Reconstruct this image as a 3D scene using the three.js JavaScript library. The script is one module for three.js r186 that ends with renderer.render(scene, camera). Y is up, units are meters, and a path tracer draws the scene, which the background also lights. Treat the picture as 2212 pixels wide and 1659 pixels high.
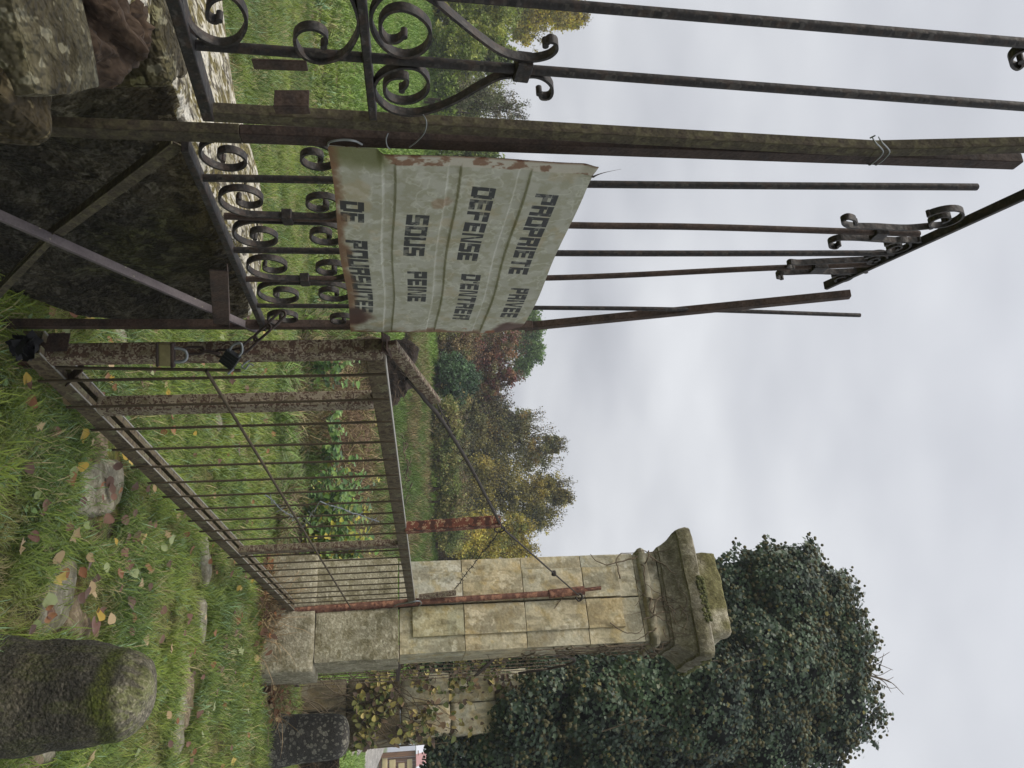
import * as THREE from 'three';
import { ImprovedNoise } from 'three/addons/math/ImprovedNoise.js';
import { mergeGeometries, mergeVertices, toCreasedNormals } from 'three/addons/utils/BufferGeometryUtils.js';
import { RoundedBoxGeometry } from 'three/addons/geometries/RoundedBoxGeometry.js';

// ---------------------------------------------------------------- camera, sky, sun, exposure
const scene = new THREE.Scene();
const EYE = 1.5, PITCH = 9 * Math.PI / 180, LENS = 1661;   // eye height in m, tilt upwards, focal length in 1/2212 of the long side
const camera = new THREE.PerspectiveCamera(2 * Math.atan(829.5 / LENS) * 180 / Math.PI, 4 / 3, 0.05, 900);
camera.position.set(0, EYE, 0);
camera.up.set(-1, 0, 0);                                     // the phone was held on its side
camera.lookAt(0, EYE + Math.sin(PITCH), -Math.cos(PITCH));
scene.add(camera);

const renderer = new THREE.WebGLRenderer({ antialias: true });
renderer.setSize(1024, 768);
renderer.toneMapping = THREE.LinearToneMapping;
renderer.toneMappingExposure = 1.4;
renderer.shadowMap.enabled = true;
renderer.shadowMap.type = THREE.PCFSoftShadowMap;

const sun = new THREE.DirectionalLight(0xfff6ea, 1.5);      // overcast: a wide soft sun behind the cloud
sun.position.set(-21, 30, 2);
sun.castShadow = true;
sun.shadow.radius = 60;
sun.shadow.mapSize.set(2048, 2048);
Object.assign(sun.shadow.camera, { left: -20, right: 20, top: 20, bottom: -20, near: 1, far: 90 });
sun.target.position.set(0, 0, -6);
scene.add(sun, sun.target);

scene.fog = new THREE.FogExp2(0xd9dee6, 0.0019);                 // damp air over the field

// ---------------------------------------------------------------- seeded noise
function rng(seed) { let a = seed >>> 0; return () => { a = (a + 0x6D2B79F5) | 0; let t = Math.imul(a ^ (a >>> 15), 1 | a); t = (t + Math.imul(t ^ (t >>> 7), 61 | t)) ^ t; return ((t ^ (t >>> 14)) >>> 0) / 4294967296; }; }
const perlin = new ImprovedNoise();
function fbm3(x, y, z, oct = 4) { let s = 0, a = .5; for (let i = 0; i < oct; i++) { s += a * perlin.noise(x, y, z); x *= 2.03; y *= 2.03; z *= 2.03; a *= .5; } return s; }
const smooth = (a, b, x) => { const t = Math.min(1, Math.max(0, (x - a) / (b - a))); return t * t * (3 - 2 * t); };
const lerp = (a, b, t) => a + (b - a) * t;
const mix3 = (a, b, t) => [lerp(a[0], b[0], t), lerp(a[1], b[1], t), lerp(a[2], b[2], t)];
const clamp = (x, a = 0, b = 1) => Math.min(b, Math.max(a, x));
// tileable value noise, period p (whole number of cells)
const HASH = (() => { const r = rng(77), t = new Float32Array(65536); for (let i = 0; i < 65536; i++) t[i] = r(); return t; })();
function vn(x, y, p, seed) {
  const xi = Math.floor(x), yi = Math.floor(y), fx = x - xi, fy = y - yi;
  const u = fx * fx * (3 - 2 * fx), v = fy * fy * (3 - 2 * fy);
  const h = (i, j) => HASH[((((i % p) + p) % p) * 733 + (((j % p) + p) % p) * 2971 + seed * 7919) & 65535];
  return lerp(lerp(h(xi, yi), h(xi + 1, yi), u), lerp(h(xi, yi + 1), h(xi + 1, yi + 1), u), v);
}
function tf(x, y, p, oct, seed) { let s = 0, a = .5, n = 0; for (let i = 0; i < oct; i++) { s += a * vn(x * p, y * p, p, seed + i); n += a; p *= 2; a *= .55; } return s / n; }   // 0..1

// overcast sky: radiance rises gently from horizon to zenith, with soft grey cloud undulation
{
  const W = 1024, H = 512, data = new Float32Array(W * H * 4);
  for (let j = 0; j < H; j++) for (let i = 0; i < W; i++) {
    const el = ((j + .5) / H - .5) * Math.PI, az = (i + .5) / W * 2 * Math.PI - Math.PI, s = Math.sin(el), c = Math.cos(el);
    const x = c * Math.cos(az), z = c * Math.sin(az), up = Math.max(0, s);
    // cloud sheet seen in perspective
    const k = 1.6 / (up + .22);
    const n = fbm3(x * k + 3.1, z * k * 1.5 - 2.7, 1.7, 5), n2 = fbm3(x * k * .45 + 9, z * k * .6 + 4, 5.2, 4);
    let L = .41 * (1 + .4 * Math.pow(up, .8) + .5 * smooth(.6, 1, up)) * (1 + .42 * n + .36 * n2);
    const g = .5 + .5 * Math.tanh((n + n2) * 3);
    const q = (j * W + i) * 4;
    data[q] = L * lerp(.965, .985, g); data[q + 1] = L * lerp(1.0, 1.012, g); data[q + 2] = L * lerp(1.09, 1.06, g); data[q + 3] = 1;
  }
  const t = new THREE.DataTexture(data, W, H, THREE.RGBAFormat, THREE.FloatType);
  t.mapping = THREE.EquirectangularReflectionMapping; t.magFilter = t.minFilter = THREE.LinearFilter; t.needsUpdate = true;
  scene.background = t; scene.environment = t;
}

// ---------------------------------------------------------------- measuring: a picture point (x, y in 2212nds of the long side) to the place
const CP = Math.cos(PITCH), SP = Math.sin(PITCH);
function ray(x, y) { const X = (y - 829.5) / LENS, Y = (x - 1106) / LENS, f = CP - Y * SP; return [X / f, (Y * CP + SP) / f]; }   // per metre of depth: sideways, upwards
function at(x, y, d) { const r = ray(x, y); return new THREE.Vector3(r[0] * d, EYE + r[1] * d, -d); }

// ---------------------------------------------------------------- names and tags
const used = new Map();
function numbered(n) { const k = used.get(n) || 0; used.set(n, k + 1); return k ? `${n}_${String(k).padStart(3, '0')}` : n; }
function tag(o, label, category, group, kind) { o.userData.label = label; o.userData.category = category; if (group) o.userData.group = group; if (kind) o.userData.kind = kind; return o; }
function thing(name, label, category, pos, turn = 0, group) { const g = new THREE.Group(); g.name = numbered(name); if (pos) g.position.copy(pos); g.rotation.y = turn; scene.add(g); return tag(g, label, category, group); }
function part(name, geo, m, parent, label, kind) { const o = new THREE.Mesh(geo, m); o.name = name; o.castShadow = o.receiveShadow = true; parent.add(o); if (label) o.userData.label = label; if (kind) o.userData.kind = kind; return o; }
function single(name, geo, m, label, category, group, kind) { const o = new THREE.Mesh(geo, m); o.name = numbered(name); o.castShadow = o.receiveShadow = true; scene.add(o); return tag(o, label, category, group, kind); }

// ---------------------------------------------------------------- materials
function tex(n, fn, srgb = true) {
  const d = new Uint8Array(n * n * 4);
  for (let j = 0; j < n; j++) for (let i = 0; i < n; i++) { const c = fn(i / n, j / n), q = (j * n + i) * 4; for (let k = 0; k < 3; k++) d[q + k] = clamp(typeof c === 'number' ? c * 255 : c[k], 0, 255); d[q + 3] = 255; }
  const t = new THREE.DataTexture(d, n, n, THREE.RGBAFormat); t.wrapS = t.wrapT = THREE.RepeatWrapping; t.magFilter = THREE.LinearFilter; t.minFilter = THREE.LinearMipmapLinearFilter; t.generateMipmaps = true;
  if (srgb) t.colorSpace = THREE.SRGBColorSpace; t.needsUpdate = true; return t;
}
function surf(n, size, color, bump, bumpScale, rough = .85, extra = {}) {   // size: metres one tile covers
  const m = new THREE.MeshStandardMaterial({ roughness: rough, ...extra });
  if (color) { m.map = tex(n, color); m.map.repeat.set(1 / size, 1 / size); }
  if (bump) { m.bumpMap = tex(n, bump, false); m.bumpMap.repeat.set(1 / size, 1 / size); m.bumpScale = bumpScale; }
  return m;
}
const tint = (m, extra) => Object.assign(m.clone(), extra);
const M = {};
{
  const T = tf;
  // weathered limestone: buff, grey bloom, ochre lichen, pale specks
  M.stone = surf(512, 1.7, (x, y) => {
    let c = mix3([164, 155, 132], [190, 182, 160], T(x, y, 9, 5, 3));
    c = mix3(c, [174, 173, 160], smooth(.44, .66, T(x, y, 7, 5, 11)) * .75);
    c = mix3(c, [164, 140, 84], smooth(.56, .72, T(x, y, 13, 5, 21)) * .32);
    c = mix3(c, [128, 123, 108], smooth(.5, .66, T(x * 4, y, 6, 4, 27)) * .55);
    c = mix3(c, [204, 200, 186], smooth(.6, .7, T(x, y, 26, 3, 31)) * smooth(.45, .6, T(x, y, 5, 3, 35)) * .7);
    c = mix3(c, [116, 106, 80], smooth(.6, .76, T(x, y, 24, 4, 41)) * .4);
    const g = (T(x, y, 90, 2, 51) - .5) * 34; return [c[0] + g, c[1] + g, c[2] + g];
  }, (x, y) => T(x, y, 10, 5, 61) * .6 + T(x, y, 70, 3, 71) * .4, .012, .92, { vertexColors: true });
  M.grayStone = surf(512, 1.1, (x, y) => {
    let c = mix3([130, 125, 108], [160, 154, 136], T(x, y, 10, 5, 103));
    c = mix3(c, [188, 184, 168], smooth(.54, .7, T(x, y, 40, 3, 111)) * .6);
    c = mix3(c, [104, 98, 74], smooth(.5, .7, T(x, y, 16, 5, 121)) * .6);
    const g = (T(x, y, 100, 2, 131) - .5) * 40; return [c[0] + g, c[1] + g, c[2] + g];
  }, (x, y) => T(x, y, 12, 5, 141) * .5 + T(x, y, 64, 3, 151) * .5, .014, .93, { vertexColors: true });
  // dark, damp, mossy stone with streaks
  M.darkStone = surf(512, .9, (x, y) => {
    let c = mix3([132, 124, 100], [184, 174, 146], T(x, y, 7, 5, 203));
    c = mix3(c, [226, 218, 194], smooth(.55, .68, T(x, y, 24, 4, 211)) * .6);
    c = mix3(c, [96, 86, 58], smooth(.5, .62, T(x, y, 12, 5, 221)) * .8);
    c = mix3(c, [250, 246, 230], smooth(.62, .68, T(x, y, 36, 3, 227)) * .8);
    const g = (T(x, y, 80, 3, 231) - .5) * 44; return [c[0] + g, c[1] + g, c[2] + g];
  }, (x, y) => T(x, y, 9, 5, 241) * .5 + T(x, y, 50, 3, 251) * .5, .06, .95, { vertexColors: true });
  // the trodden top of the wall: pale lichened stone in long streaks with moss and dark grit between
  M.wallTop = surf(512, .8, (x, y) => {
    const b = T(x, y * 4, 6, 5, 1403), s = T(x, y * 3, 12, 5, 1411), d = T(x, y * 2, 22, 4, 1421);
    let c = mix3([150, 144, 122], [206, 200, 182], smooth(.36, .6, b)); c = mix3(c, [104, 94, 50], smooth(.47, .58, s) * .9); c = mix3(c, [74, 68, 58], smooth(.55, .64, d) * .75); c = mix3(c, [222, 218, 206], smooth(.58, .66, T(x, y * 2, 18, 4, 1431)) * .8);
    const g = (T(x, y, 110, 2, 1441) - .5) * 54; return [c[0] + g, c[1] + g, c[2] + g];
  }, (x, y) => T(x, y * 3, 12, 5, 1411) * -.5 + .6 + T(x, y, 60, 3, 1451) * .3, .035, .95);
  M.granite = surf(512, .7, (x, y) => {
    let c = mix3([54, 52, 44], [80, 76, 64], T(x, y, 6, 4, 263));
    c = mix3(c, [78, 82, 44], smooth(.52, .68, T(x * 3, y, 5, 5, 267)) * .5);
    c = mix3(c, [112, 104, 92], smooth(.54, .7, T(x, y, 70, 3, 271)) * .45);
    c = mix3(c, [42, 38, 34], smooth(.53, .7, T(x, y, 60, 3, 281)) * .5);
    const g = (T(x, y, 110, 2, 291) - .5) * 40; return [c[0] + g, c[1] + g, c[2] + g];
  }, (x, y) => T(x, y, 20, 4, 295) * .5 + T(x, y, 80, 2, 297) * .5, .012, .92, { vertexColors: true });
  const dots = (n, count, r0, r1, sd) => { const m = new Float32Array(n * n), r = rng(sd); for (let k = 0; k < count; k++) { const cx = r() * n, cy = r() * n, R = (r0 + (r1 - r0) * r() * r()) * n, w = r() * 6; for (let j = -Math.ceil(R * 1.4); j <= R * 1.4; j++) for (let i = -Math.ceil(R * 1.4); i <= R * 1.4; i++) { const a = Math.atan2(j, i), q = Math.hypot(i, j) / (R * (1 + .16 * Math.sin(3 * a + w) + .1 * Math.sin(7 * a - w))); if (q < 1) { const o = (((cy + j + n * 2) | 0) % n) * n + (((cx + i + n * 2) | 0) % n); m[o] = Math.max(m[o], smooth(1, .8, q) * (.7 + .3 * smooth(.2, .8, q))); } } } return (x, y) => m[((y * n) | 0) * n + ((x * n) | 0)]; };
  const LD = dots(512, 230, .008, .05, 77), LB = dots(256, 16, .01, .03, 78);
  M.lichenGranite = surf(512, .8, (x, y) => {
    let c = mix3([58, 55, 50], [84, 80, 74], T(x, y, 6, 4, 1263));
    c = mix3(c, [168, 164, 146], LD(x, y) * (.55 + .45 * T(x, y, 40, 2, 1271)));
    const g = (T(x, y, 110, 2, 1291) - .5) * 40; return [c[0] + g, c[1] + g, c[2] + g];
  }, (x, y) => T(x, y, 20, 4, 1295) * .5 + T(x, y, 80, 2, 1297) * .5, .01, .92, { vertexColors: true });
  // wrought iron, nearly black, browned and blistered
  M.iron = surf(256, .3, (x, y) => {
    let c = mix3([28, 26, 25], [44, 40, 38], T(x, y, 6, 4, 303));
    c = mix3(c, [66, 50, 40], smooth(.5, .7, T(x, y, 14, 5, 311)) * .65);
    c = mix3(c, [92, 88, 80], smooth(.62, .72, T(x, y, 24, 3, 321)) * .5);
    const g = (T(x, y, 60, 2, 331) - .5) * 22; return [c[0] + g, c[1] + g, c[2] + g];
  }, (x, y) => T(x, y, 18, 4, 341), .0025, .62, { metalness: .15 });
  M.mossIron = surf(256, .35, (x, y) => {
    let c = mix3([58, 52, 40], [82, 75, 56], T(x, y, 12, 4, 353));
    c = mix3(c, [100, 97, 66], smooth(.44, .7, T(x, y, 18, 4, 361)) * .5);
    c = mix3(c, [54, 44, 36], smooth(.54, .7, T(x, y, 22, 4, 371)) * .7);
    const g = (T(x, y, 60, 2, 381) - .5) * 34; return [c[0] + g, c[1] + g, c[2] + g];
  }, (x, y) => T(x, y, 16, 4, 391), .003, .9);
  M.rustIron = surf(256, .3, (x, y) => {
    let c = mix3([54, 44, 38], [80, 61, 50], T(x, y, 14, 4, 403));
    c = mix3(c, [50, 40, 36], smooth(.5, .65, T(x, y, 5, 4, 411)) * .7);
    const g = (T(x, y, 60, 2, 421) - .5) * 34; return [c[0] + g, c[1] + g, c[2] + g];
  }, (x, y) => T(x, y, 18, 4, 431), .0025, .8);
  // old cream paint eaten by rust spots
  const spots = (seed, lo, hi) => (x, y) => {
    let c = mix3([128, 119, 100], [158, 147, 126], T(x, y, 10, 4, seed));
    c = mix3(c, [100, 92, 66], smooth(.48, .68, T(x, y, 14, 4, seed + 7)) * .7);
    const r = smooth(lo, hi, T(x, y, 14, 3, seed + 13) * .42 + T(x, y, 56, 2, seed + 17) * .58);
    c = mix3(c, mix3([94, 68, 52], [60, 47, 40], T(x, y, 16, 3, seed + 23)), r * .92);
    const g = (T(x, y, 60, 2, seed + 29) - .5) * 26; return [c[0] + g, c[1] + g, c[2] + g];
  };
  M.paintRust = surf(256, .32, spots(500, .52, .58), (x, y) => T(x, y, 16, 4, 541), .0015, .75);
  M.rustPaint = surf(256, .32, spots(560, .485, .545), (x, y) => T(x, y, 16, 4, 601), .002, .8);
  M.railPaint = surf(256, .4, (x, y) => {
    let c = mix3([78, 68, 50], [106, 95, 70], T(x, y, 6, 4, 613));
    c = mix3(c, [112, 110, 82], smooth(.5, .64, T(x, y, 8, 4, 621)) * .8);
    c = mix3(c, [60, 46, 34], smooth(.52, .66, T(x, y, 20, 4, 631)) * .8);
    const g = (T(x, y, 64, 2, 641) - .5) * 36; return [c[0] + g, c[1] + g, c[2] + g];
  }, (x, y) => T(x, y, 20, 4, 651), .002, .82);
  M.redRust = surf(256, .4, (x, y) => {
    let c = mix3([100, 64, 50], [128, 92, 76], T(x, y, 12, 4, 663));
    c = mix3(c, [184, 134, 104], smooth(.55, .68, T(x, y, 5, 5, 671)) * .7);
    c = mix3(c, [78, 44, 36], smooth(.54, .68, T(x, y, 10, 4, 681)) * .8);
    const g = (T(x, y, 64, 2, 691) - .5) * 30; return [c[0] + g, c[1] + g, c[2] + g];
  }, (x, y) => T(x, y, 20, 4, 701), .002, .85);
  M.brace = surf(256, .3, (x, y) => { let c = mix3([84, 76, 78], [108, 100, 100], T(x, y, 10, 4, 1503)); c = mix3(c, [150, 144, 122], LB(x, y)); const g = (T(x, y, 60, 2, 1509) - .5) * 20; return [c[0] + g, c[1] + g, c[2] + g]; }, null, 0, .7);
  M.rebar = surf(128, .2, (x, y) => mix3([56, 48, 36], [90, 78, 56], T(x, y, 8, 4, 713)), null, 0, .85);
  M.bare = surf(128, .3, (x, y) => mix3([118, 116, 108], [164, 162, 154], tf(x, y, 10, 4, 733)), null, 0, .5);  // light grey for the rail strips, sky reflection put into the colour
  M.wire = new THREE.MeshStandardMaterial({ color: 0x8d9294, roughness: .45, metalness: .6 });
  M.darkWire = new THREE.MeshStandardMaterial({ color: 0x3b3530, roughness: .7, metalness: .3 });
  M.chain = surf(128, .1, (x, y) => mix3([48, 42, 40], [80, 66, 58], T(x, y, 8, 4, 723)), null, 0, .5, { metalness: .4 });
  // soil, litter and short turf under the grass blades
  M.ground = surf(512, 2.3, (x, y) => {
    let c = mix3([74, 78, 36], [104, 114, 50], T(x, y, 7, 5, 803));
    c = mix3(c, [112, 96, 66], smooth(.5, .66, T(x, y, 10, 5, 811)) * .7);
    c = mix3(c, [60, 48, 34], smooth(.58, .7, T(x, y, 16, 4, 821)) * .7);
    const g = (T(x, y, 100, 3, 831) - .5) * 70; return [c[0] + g, c[1] + g, c[2] + g * .6];
  }, (x, y) => T(x, y, 40, 4, 841), .03, .97, { vertexColors: true });
  M.bark = surf(256, .6, (x, y) => {
    const c = mix3([64, 54, 44], [104, 92, 76], T(x, y, 8, 4, 853)); const g = (T(x, y, 60, 3, 861) - .5) * 50; return [c[0] + g, c[1] + g, c[2] + g];
  }, (x, y) => T(x, y, 12, 5, 871), .02, .95);
  M.root = surf(128, .2, (x, y) => mix3([86, 74, 58], [140, 126, 104], T(x, y, 8, 4, 883)), null, 0, .9);
  M.dirt = surf(256, .8, (x, y) => { const c = mix3([58, 46, 36], [104, 86, 68], T(x, y, 10, 5, 893)); const g = (T(x, y, 70, 3, 897) - .5) * 60; return [c[0] + g, c[1] + g, c[2] + g]; }, (x, y) => T(x, y, 14, 5, 899), .04, .97);
}
const leafMat = (hex, t = .35) => new THREE.MeshPhysicalMaterial({ color: hex, roughness: .8, transmission: t, thickness: 0, side: THREE.DoubleSide });
const flatMat = (hex, rough = .85) => new THREE.MeshStandardMaterial({ color: hex, roughness: rough, side: THREE.DoubleSide });

// ---------------------------------------------------------------- geometry helpers
const V = (x, y, z) => new THREE.Vector3(x, y, z);
function boxUV(geo) {   // uv in metres from the dominant axis of each face
  const g = geo.index ? geo.toNonIndexed() : geo, p = g.attributes.position, n = p.count, uv = new Float32Array(n * 2);
  const a = V(), b = V(), c = V();
  for (let i = 0; i < n; i += 3) {
    a.fromBufferAttribute(p, i); b.fromBufferAttribute(p, i + 1); c.fromBufferAttribute(p, i + 2);
    const nn = b.clone().sub(a).cross(c.clone().sub(a)), ax = Math.abs(nn.x), ay = Math.abs(nn.y), az = Math.abs(nn.z);
    [a, b, c].forEach((q, k) => { const w = ax >= ay && ax >= az ? [q.z, q.y] : ay >= az ? [q.x, q.z] : [q.x, q.y]; uv[(i + k) * 2] = w[0] + .37; uv[(i + k) * 2 + 1] = w[1] + .19; });
  }
  g.setAttribute('uv', new THREE.BufferAttribute(uv, 2)); return g;
}
function plain(g) { g = g.index ? g.toNonIndexed() : g; for (const k of Object.keys(g.attributes)) if (!['position', 'normal', 'uv', 'color'].includes(k)) g.deleteAttribute(k); return g; }
function join(list) { const gs = list.map(plain), col = gs.some((g) => g.attributes.color); for (const g of gs) { if (!g.attributes.uv) g.setAttribute('uv', new THREE.BufferAttribute(new Float32Array(g.attributes.position.count * 2), 2)); if (col && !g.attributes.color) g.setAttribute('color', new THREE.BufferAttribute(new Float32Array(g.attributes.position.count * 3).fill(1), 3)); } return mergeGeometries(gs); }
const WHITE = [1, 1, 1];
function paint(g, fn) { const p = g.attributes.position, nr = g.attributes.normal, c = new Float32Array(p.count * 3), a = V(), b = V(); for (let i = 0; i < p.count; i++) { a.fromBufferAttribute(p, i); b.fromBufferAttribute(nr, i); const k = fn(a, b); c.set(k, i * 3); } g.setAttribute('color', new THREE.BufferAttribute(c, 3)); return g; }
function rod(a, b, r, seg = 10, r2 = r) { const d = b.clone().sub(a), g = new THREE.CylinderGeometry(r2, r, d.length(), seg); g.applyQuaternion(new THREE.Quaternion().setFromUnitVectors(V(0, 1, 0), d.clone().normalize())); g.translate((a.x + b.x) / 2, (a.y + b.y) / 2, (a.z + b.z) / 2); return boxUV(g); }
function tube(pts, r, seg = 6, n = null) { const c = new THREE.CatmullRomCurve3(pts); return boxUV(new THREE.TubeGeometry(c, n || pts.length * 4, r, seg)); }
function taper(pts, r0, r1, seg = 6, n = null) {   // tapering tube with closed tip
  const c = new THREE.CatmullRomCurve3(pts), N = n || pts.length * 4, g = new THREE.TubeGeometry(c, N, 1, seg), p = g.attributes.position, a = V();
  for (let i = 0; i <= N; i++) { const o = c.getPointAt(i / N), r = lerp(r0, r1, i / N); for (let j = 0; j <= seg; j++) { const k = i * (seg + 1) + j; a.fromBufferAttribute(p, k).sub(o).multiplyScalar(r).add(o); p.setXYZ(k, a.x, a.y, a.z); } }
  return boxUV(g);
}
function beam(a, b, w, h, side = V(0, 0, 1), bevel = .003) {   // rectangular bar from a to b; w along «side», h across
  const d = b.clone().sub(a), y = d.clone().normalize(), z = side.clone().addScaledVector(y, -side.dot(y)).normalize(), x = y.clone().cross(z);
  const g = new RoundedBoxGeometry(h, d.length(), w, 1, Math.min(bevel, w / 3, h / 3)); const u = boxUV(g);
  u.applyMatrix4(new THREE.Matrix4().makeBasis(x, y, z)); u.translate((a.x + b.x) / 2, (a.y + b.y) / 2, (a.z + b.z) / 2); return u;
}
function ribbon(pts, t, w, z0 = 0, taperEnd = false) {   // flat bar bent along a path in the x-y plane: t thick in the plane, w wide along z
  const N = pts.length, pos = [], idx = [];
  for (let i = 0; i < N; i++) {
    const a = pts[Math.max(0, i - 1)], b = pts[Math.min(N - 1, i + 1)], dx = b[0] - a[0], dy = b[1] - a[1], l = Math.hypot(dx, dy) || 1, nx = -dy / l * t / 2, ny = dx / l * t / 2, z = z0;
    pos.push(pts[i][0] + nx, pts[i][1] + ny, z + w / 2, pts[i][0] - nx, pts[i][1] - ny, z + w / 2, pts[i][0] - nx, pts[i][1] - ny, z - w / 2, pts[i][0] + nx, pts[i][1] + ny, z - w / 2);
    if (i < N - 1) for (let k = 0; k < 4; k++) { const p = i * 4 + k, q = i * 4 + (k + 1) % 4; idx.push(p, p + 4, q, q, p + 4, q + 4); }
  }
  const e = (N - 1) * 4; idx.push(0, 1, 2, 0, 2, 3, e, e + 2, e + 1, e, e + 3, e + 2);
  const g = new THREE.BufferGeometry(); g.setAttribute('position', new THREE.Float32BufferAttribute(pos, 3)); g.setIndex(idx); g.computeVertexNormals();
  return boxUV(toCreasedNormals(g, .6));
}
function spline2(pts, n) { const c = new THREE.CatmullRomCurve3(pts.map((p) => V(p[0], p[1], 0)), false, 'centripetal'); return c.getPoints(n).map((p) => [p.x, p.y]); }
function rock(w, h, d, o = {}) {   // rough-hewn stone: rounded box with noise
  const { seg = 12, round = .3, amp = .03, freq = 4, seed = 1, sy = seg } = o;
  let g = new THREE.BoxGeometry(2, 2, 2, seg, sy, seg); g.deleteAttribute('uv'); g.deleteAttribute('normal'); g = mergeVertices(g, 1e-4);
  const p = g.attributes.position, a = V();
  for (let i = 0; i < p.count; i++) {
    a.fromBufferAttribute(p, i); const L = Math.pow(Math.pow(Math.abs(a.x), 6) + Math.pow(Math.abs(a.y), 6) + Math.pow(Math.abs(a.z), 6), 1 / 6), s = lerp(1, 1 / L, Math.min(1, round * 3)); const e = a.clone().normalize();
    a.multiplyScalar(s).lerp(e.clone().multiplyScalar(1.1), Math.max(0, round - .33));
    a.set(a.x * w / 2, a.y * h / 2, a.z * d / 2);
    const k = amp * 2 * (fbm3(a.x * freq + seed * 7.3, a.y * freq + 1.7 * seed, a.z * freq - seed * 3.1, 4) + (o.cracks ? -.6 * Math.max(0, .12 - Math.abs(perlin.noise(a.x * 2.2 + seed, a.y * 3 - seed, a.z * 2.2))) * 6 * .5 : 0));
    a.addScaledVector(e, k); p.setXYZ(i, a.x, a.y, a.z);
  }
  g.computeVertexNormals(); return boxUV(g);
}
function drum(profile, seg, amp, freq, seed, wob = [1, 1]) {   // turned stone with an uneven surface
  let g = new THREE.LatheGeometry(profile.map((q) => new THREE.Vector2(q[0], q[1])), seg); g.deleteAttribute('uv'); g.deleteAttribute('normal'); g = mergeVertices(g, 1e-4);
  const p = g.attributes.position, a = V();
  for (let i = 0; i < p.count; i++) { a.fromBufferAttribute(p, i); const k = 1 + amp * 2 * fbm3(a.x * freq + seed, a.y * freq, a.z * freq - seed, 4); p.setXYZ(i, a.x * k * wob[0], a.y + amp * .2 * fbm3(a.x * freq * 2, a.y * freq, a.z * freq * 2 + seed, 3), a.z * k * wob[1]); }
  g.computeVertexNormals(); return boxUV(g);
}
// a vertical plane that meets the camera's x axis at x0 and runs off with slope k: picture point -> (along, up) in its own axes
class Wall {
  constructor(x0, k) { this.x0 = x0; this.k = k; this.l = Math.hypot(1, k); this.turn = Math.atan2(1, k); this.nx = 1 / this.l; this.nz = k / this.l; }
  depth(x, y, n = 0) { const r = ray(x, y); return (this.x0 + n * (this.nx + this.k * this.nz)) / (r[0] - this.k); }
  L(x, y, n = 0) { const d = this.depth(x, y, n); return [(d + n * this.nz) * this.l, EYE + ray(x, y)[1] * d]; }
  v(x, y, n = 0) { const q = this.L(x, y, n); return V(q[0], q[1], n); }
  origin() { return V(this.x0, 0, 0); }
}
// ================================================================ the ground
function height(x, z) {
  const d = -z, a = d > .5 ? x / d : 0;
  let y = .13 * smooth(3.2, 8.5, d) - .05 * (1 - smooth(-1, 2.2, d));
  const hill = 1 - smooth(.34, .43, a);
  const ramp = d < 11.5 ? 0 : d < 30 ? .195 * (d - 11.5) - .5 * (1 - Math.exp(-(d - 11.5) / 3.7)) : .195 * 18.5 - .5 + 1.6 * (1 - Math.exp(-(d - 30) / 24));
  y += hill * ramp;
  y += .018 * perlin.noise(x * .9, 3.3, z * .9) + .012 * perlin.noise(x * 2.7, 7.1, z * 2.7);
  return y;
}
function onGround(x, y, lift = 0) { const r = ray(x, y); let d = 8, h = 0; for (let i = 0; i < 40; i++) { d = lerp(d, (EYE - h) / Math.max(.012, -r[1]), .6); h = height(r[0] * d, -d); } return V(r[0] * d, h + lift, -d); }
const smallGate = { x0: -1.652, k: .4746 };
const HEAP = at(775, 960, 12.5), PILLAR = V(2.467, 0, -8.6);
{
  const rings = [0, .6]; while (rings[rings.length - 1] < 420) { const r = rings[rings.length - 1]; rings.push(r + Math.max(.22, r * .035)); }
  const SEG = 220, pos = [], idx = [], cz = -2;
  rings.forEach((r) => { for (let i = 0; i < SEG; i++) { const a = i / SEG * 2 * Math.PI, x = Math.sin(a) * r, z = cz - Math.cos(a) * r; pos.push(x, height(x, z), z); } });
  for (let j = 0; j < rings.length - 1; j++) for (let i = 0; i < SEG; i++) { const a = j * SEG + i, b = j * SEG + (i + 1) % SEG, c = a + SEG, d = b + SEG; if (j) idx.push(a, b, c); idx.push(b, d, c); }
  let g = new THREE.BufferGeometry(); g.setAttribute('position', new THREE.Float32BufferAttribute(pos, 3)); g.setIndex(idx); g.computeVertexNormals();
  const n = g.attributes.normal; for (let i = 0; i < n.count; i++) if (n.getY(i) < 0) n.setXYZ(i, -n.getX(i), -n.getY(i), -n.getZ(i));
  const uv = new Float32Array(pos.length / 3 * 2); for (let i = 0; i < uv.length / 2; i++) { uv[i * 2] = pos[i * 3]; uv[i * 2 + 1] = pos[i * 3 + 2]; } g.setAttribute('uv', new THREE.BufferAttribute(uv, 2));
  paint(g, (p) => {
    const d = -p.z, far = smooth(12, 20, d), n1 = fbm3(p.x * .2, 1, p.z * .2, 3), n2 = fbm3(p.x * 1.4, 4, p.z * 1.4, 3);
    let c = mix3([.72, .7, .54], [1.15, 1.5, .75], far);
    c = mix3(c, [1.0, .86, .66], .75 * smooth(.08, .3, n2 + .2 * n1) * (1 - far));
    const a = p.x / Math.max(1, d), strip = d > 26 && a < -.1 ? smooth(26, 27.5, d) : 0;
    c = mix3(c, [1.35, 1.2, .78], strip * .7);
    return c.map((v) => v * (1 + .35 * n1));
  });
  const o = new THREE.Mesh(g, M.ground); o.name = 'ground'; o.receiveShadow = true; o.userData.kind = 'structure'; scene.add(o);
}

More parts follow.
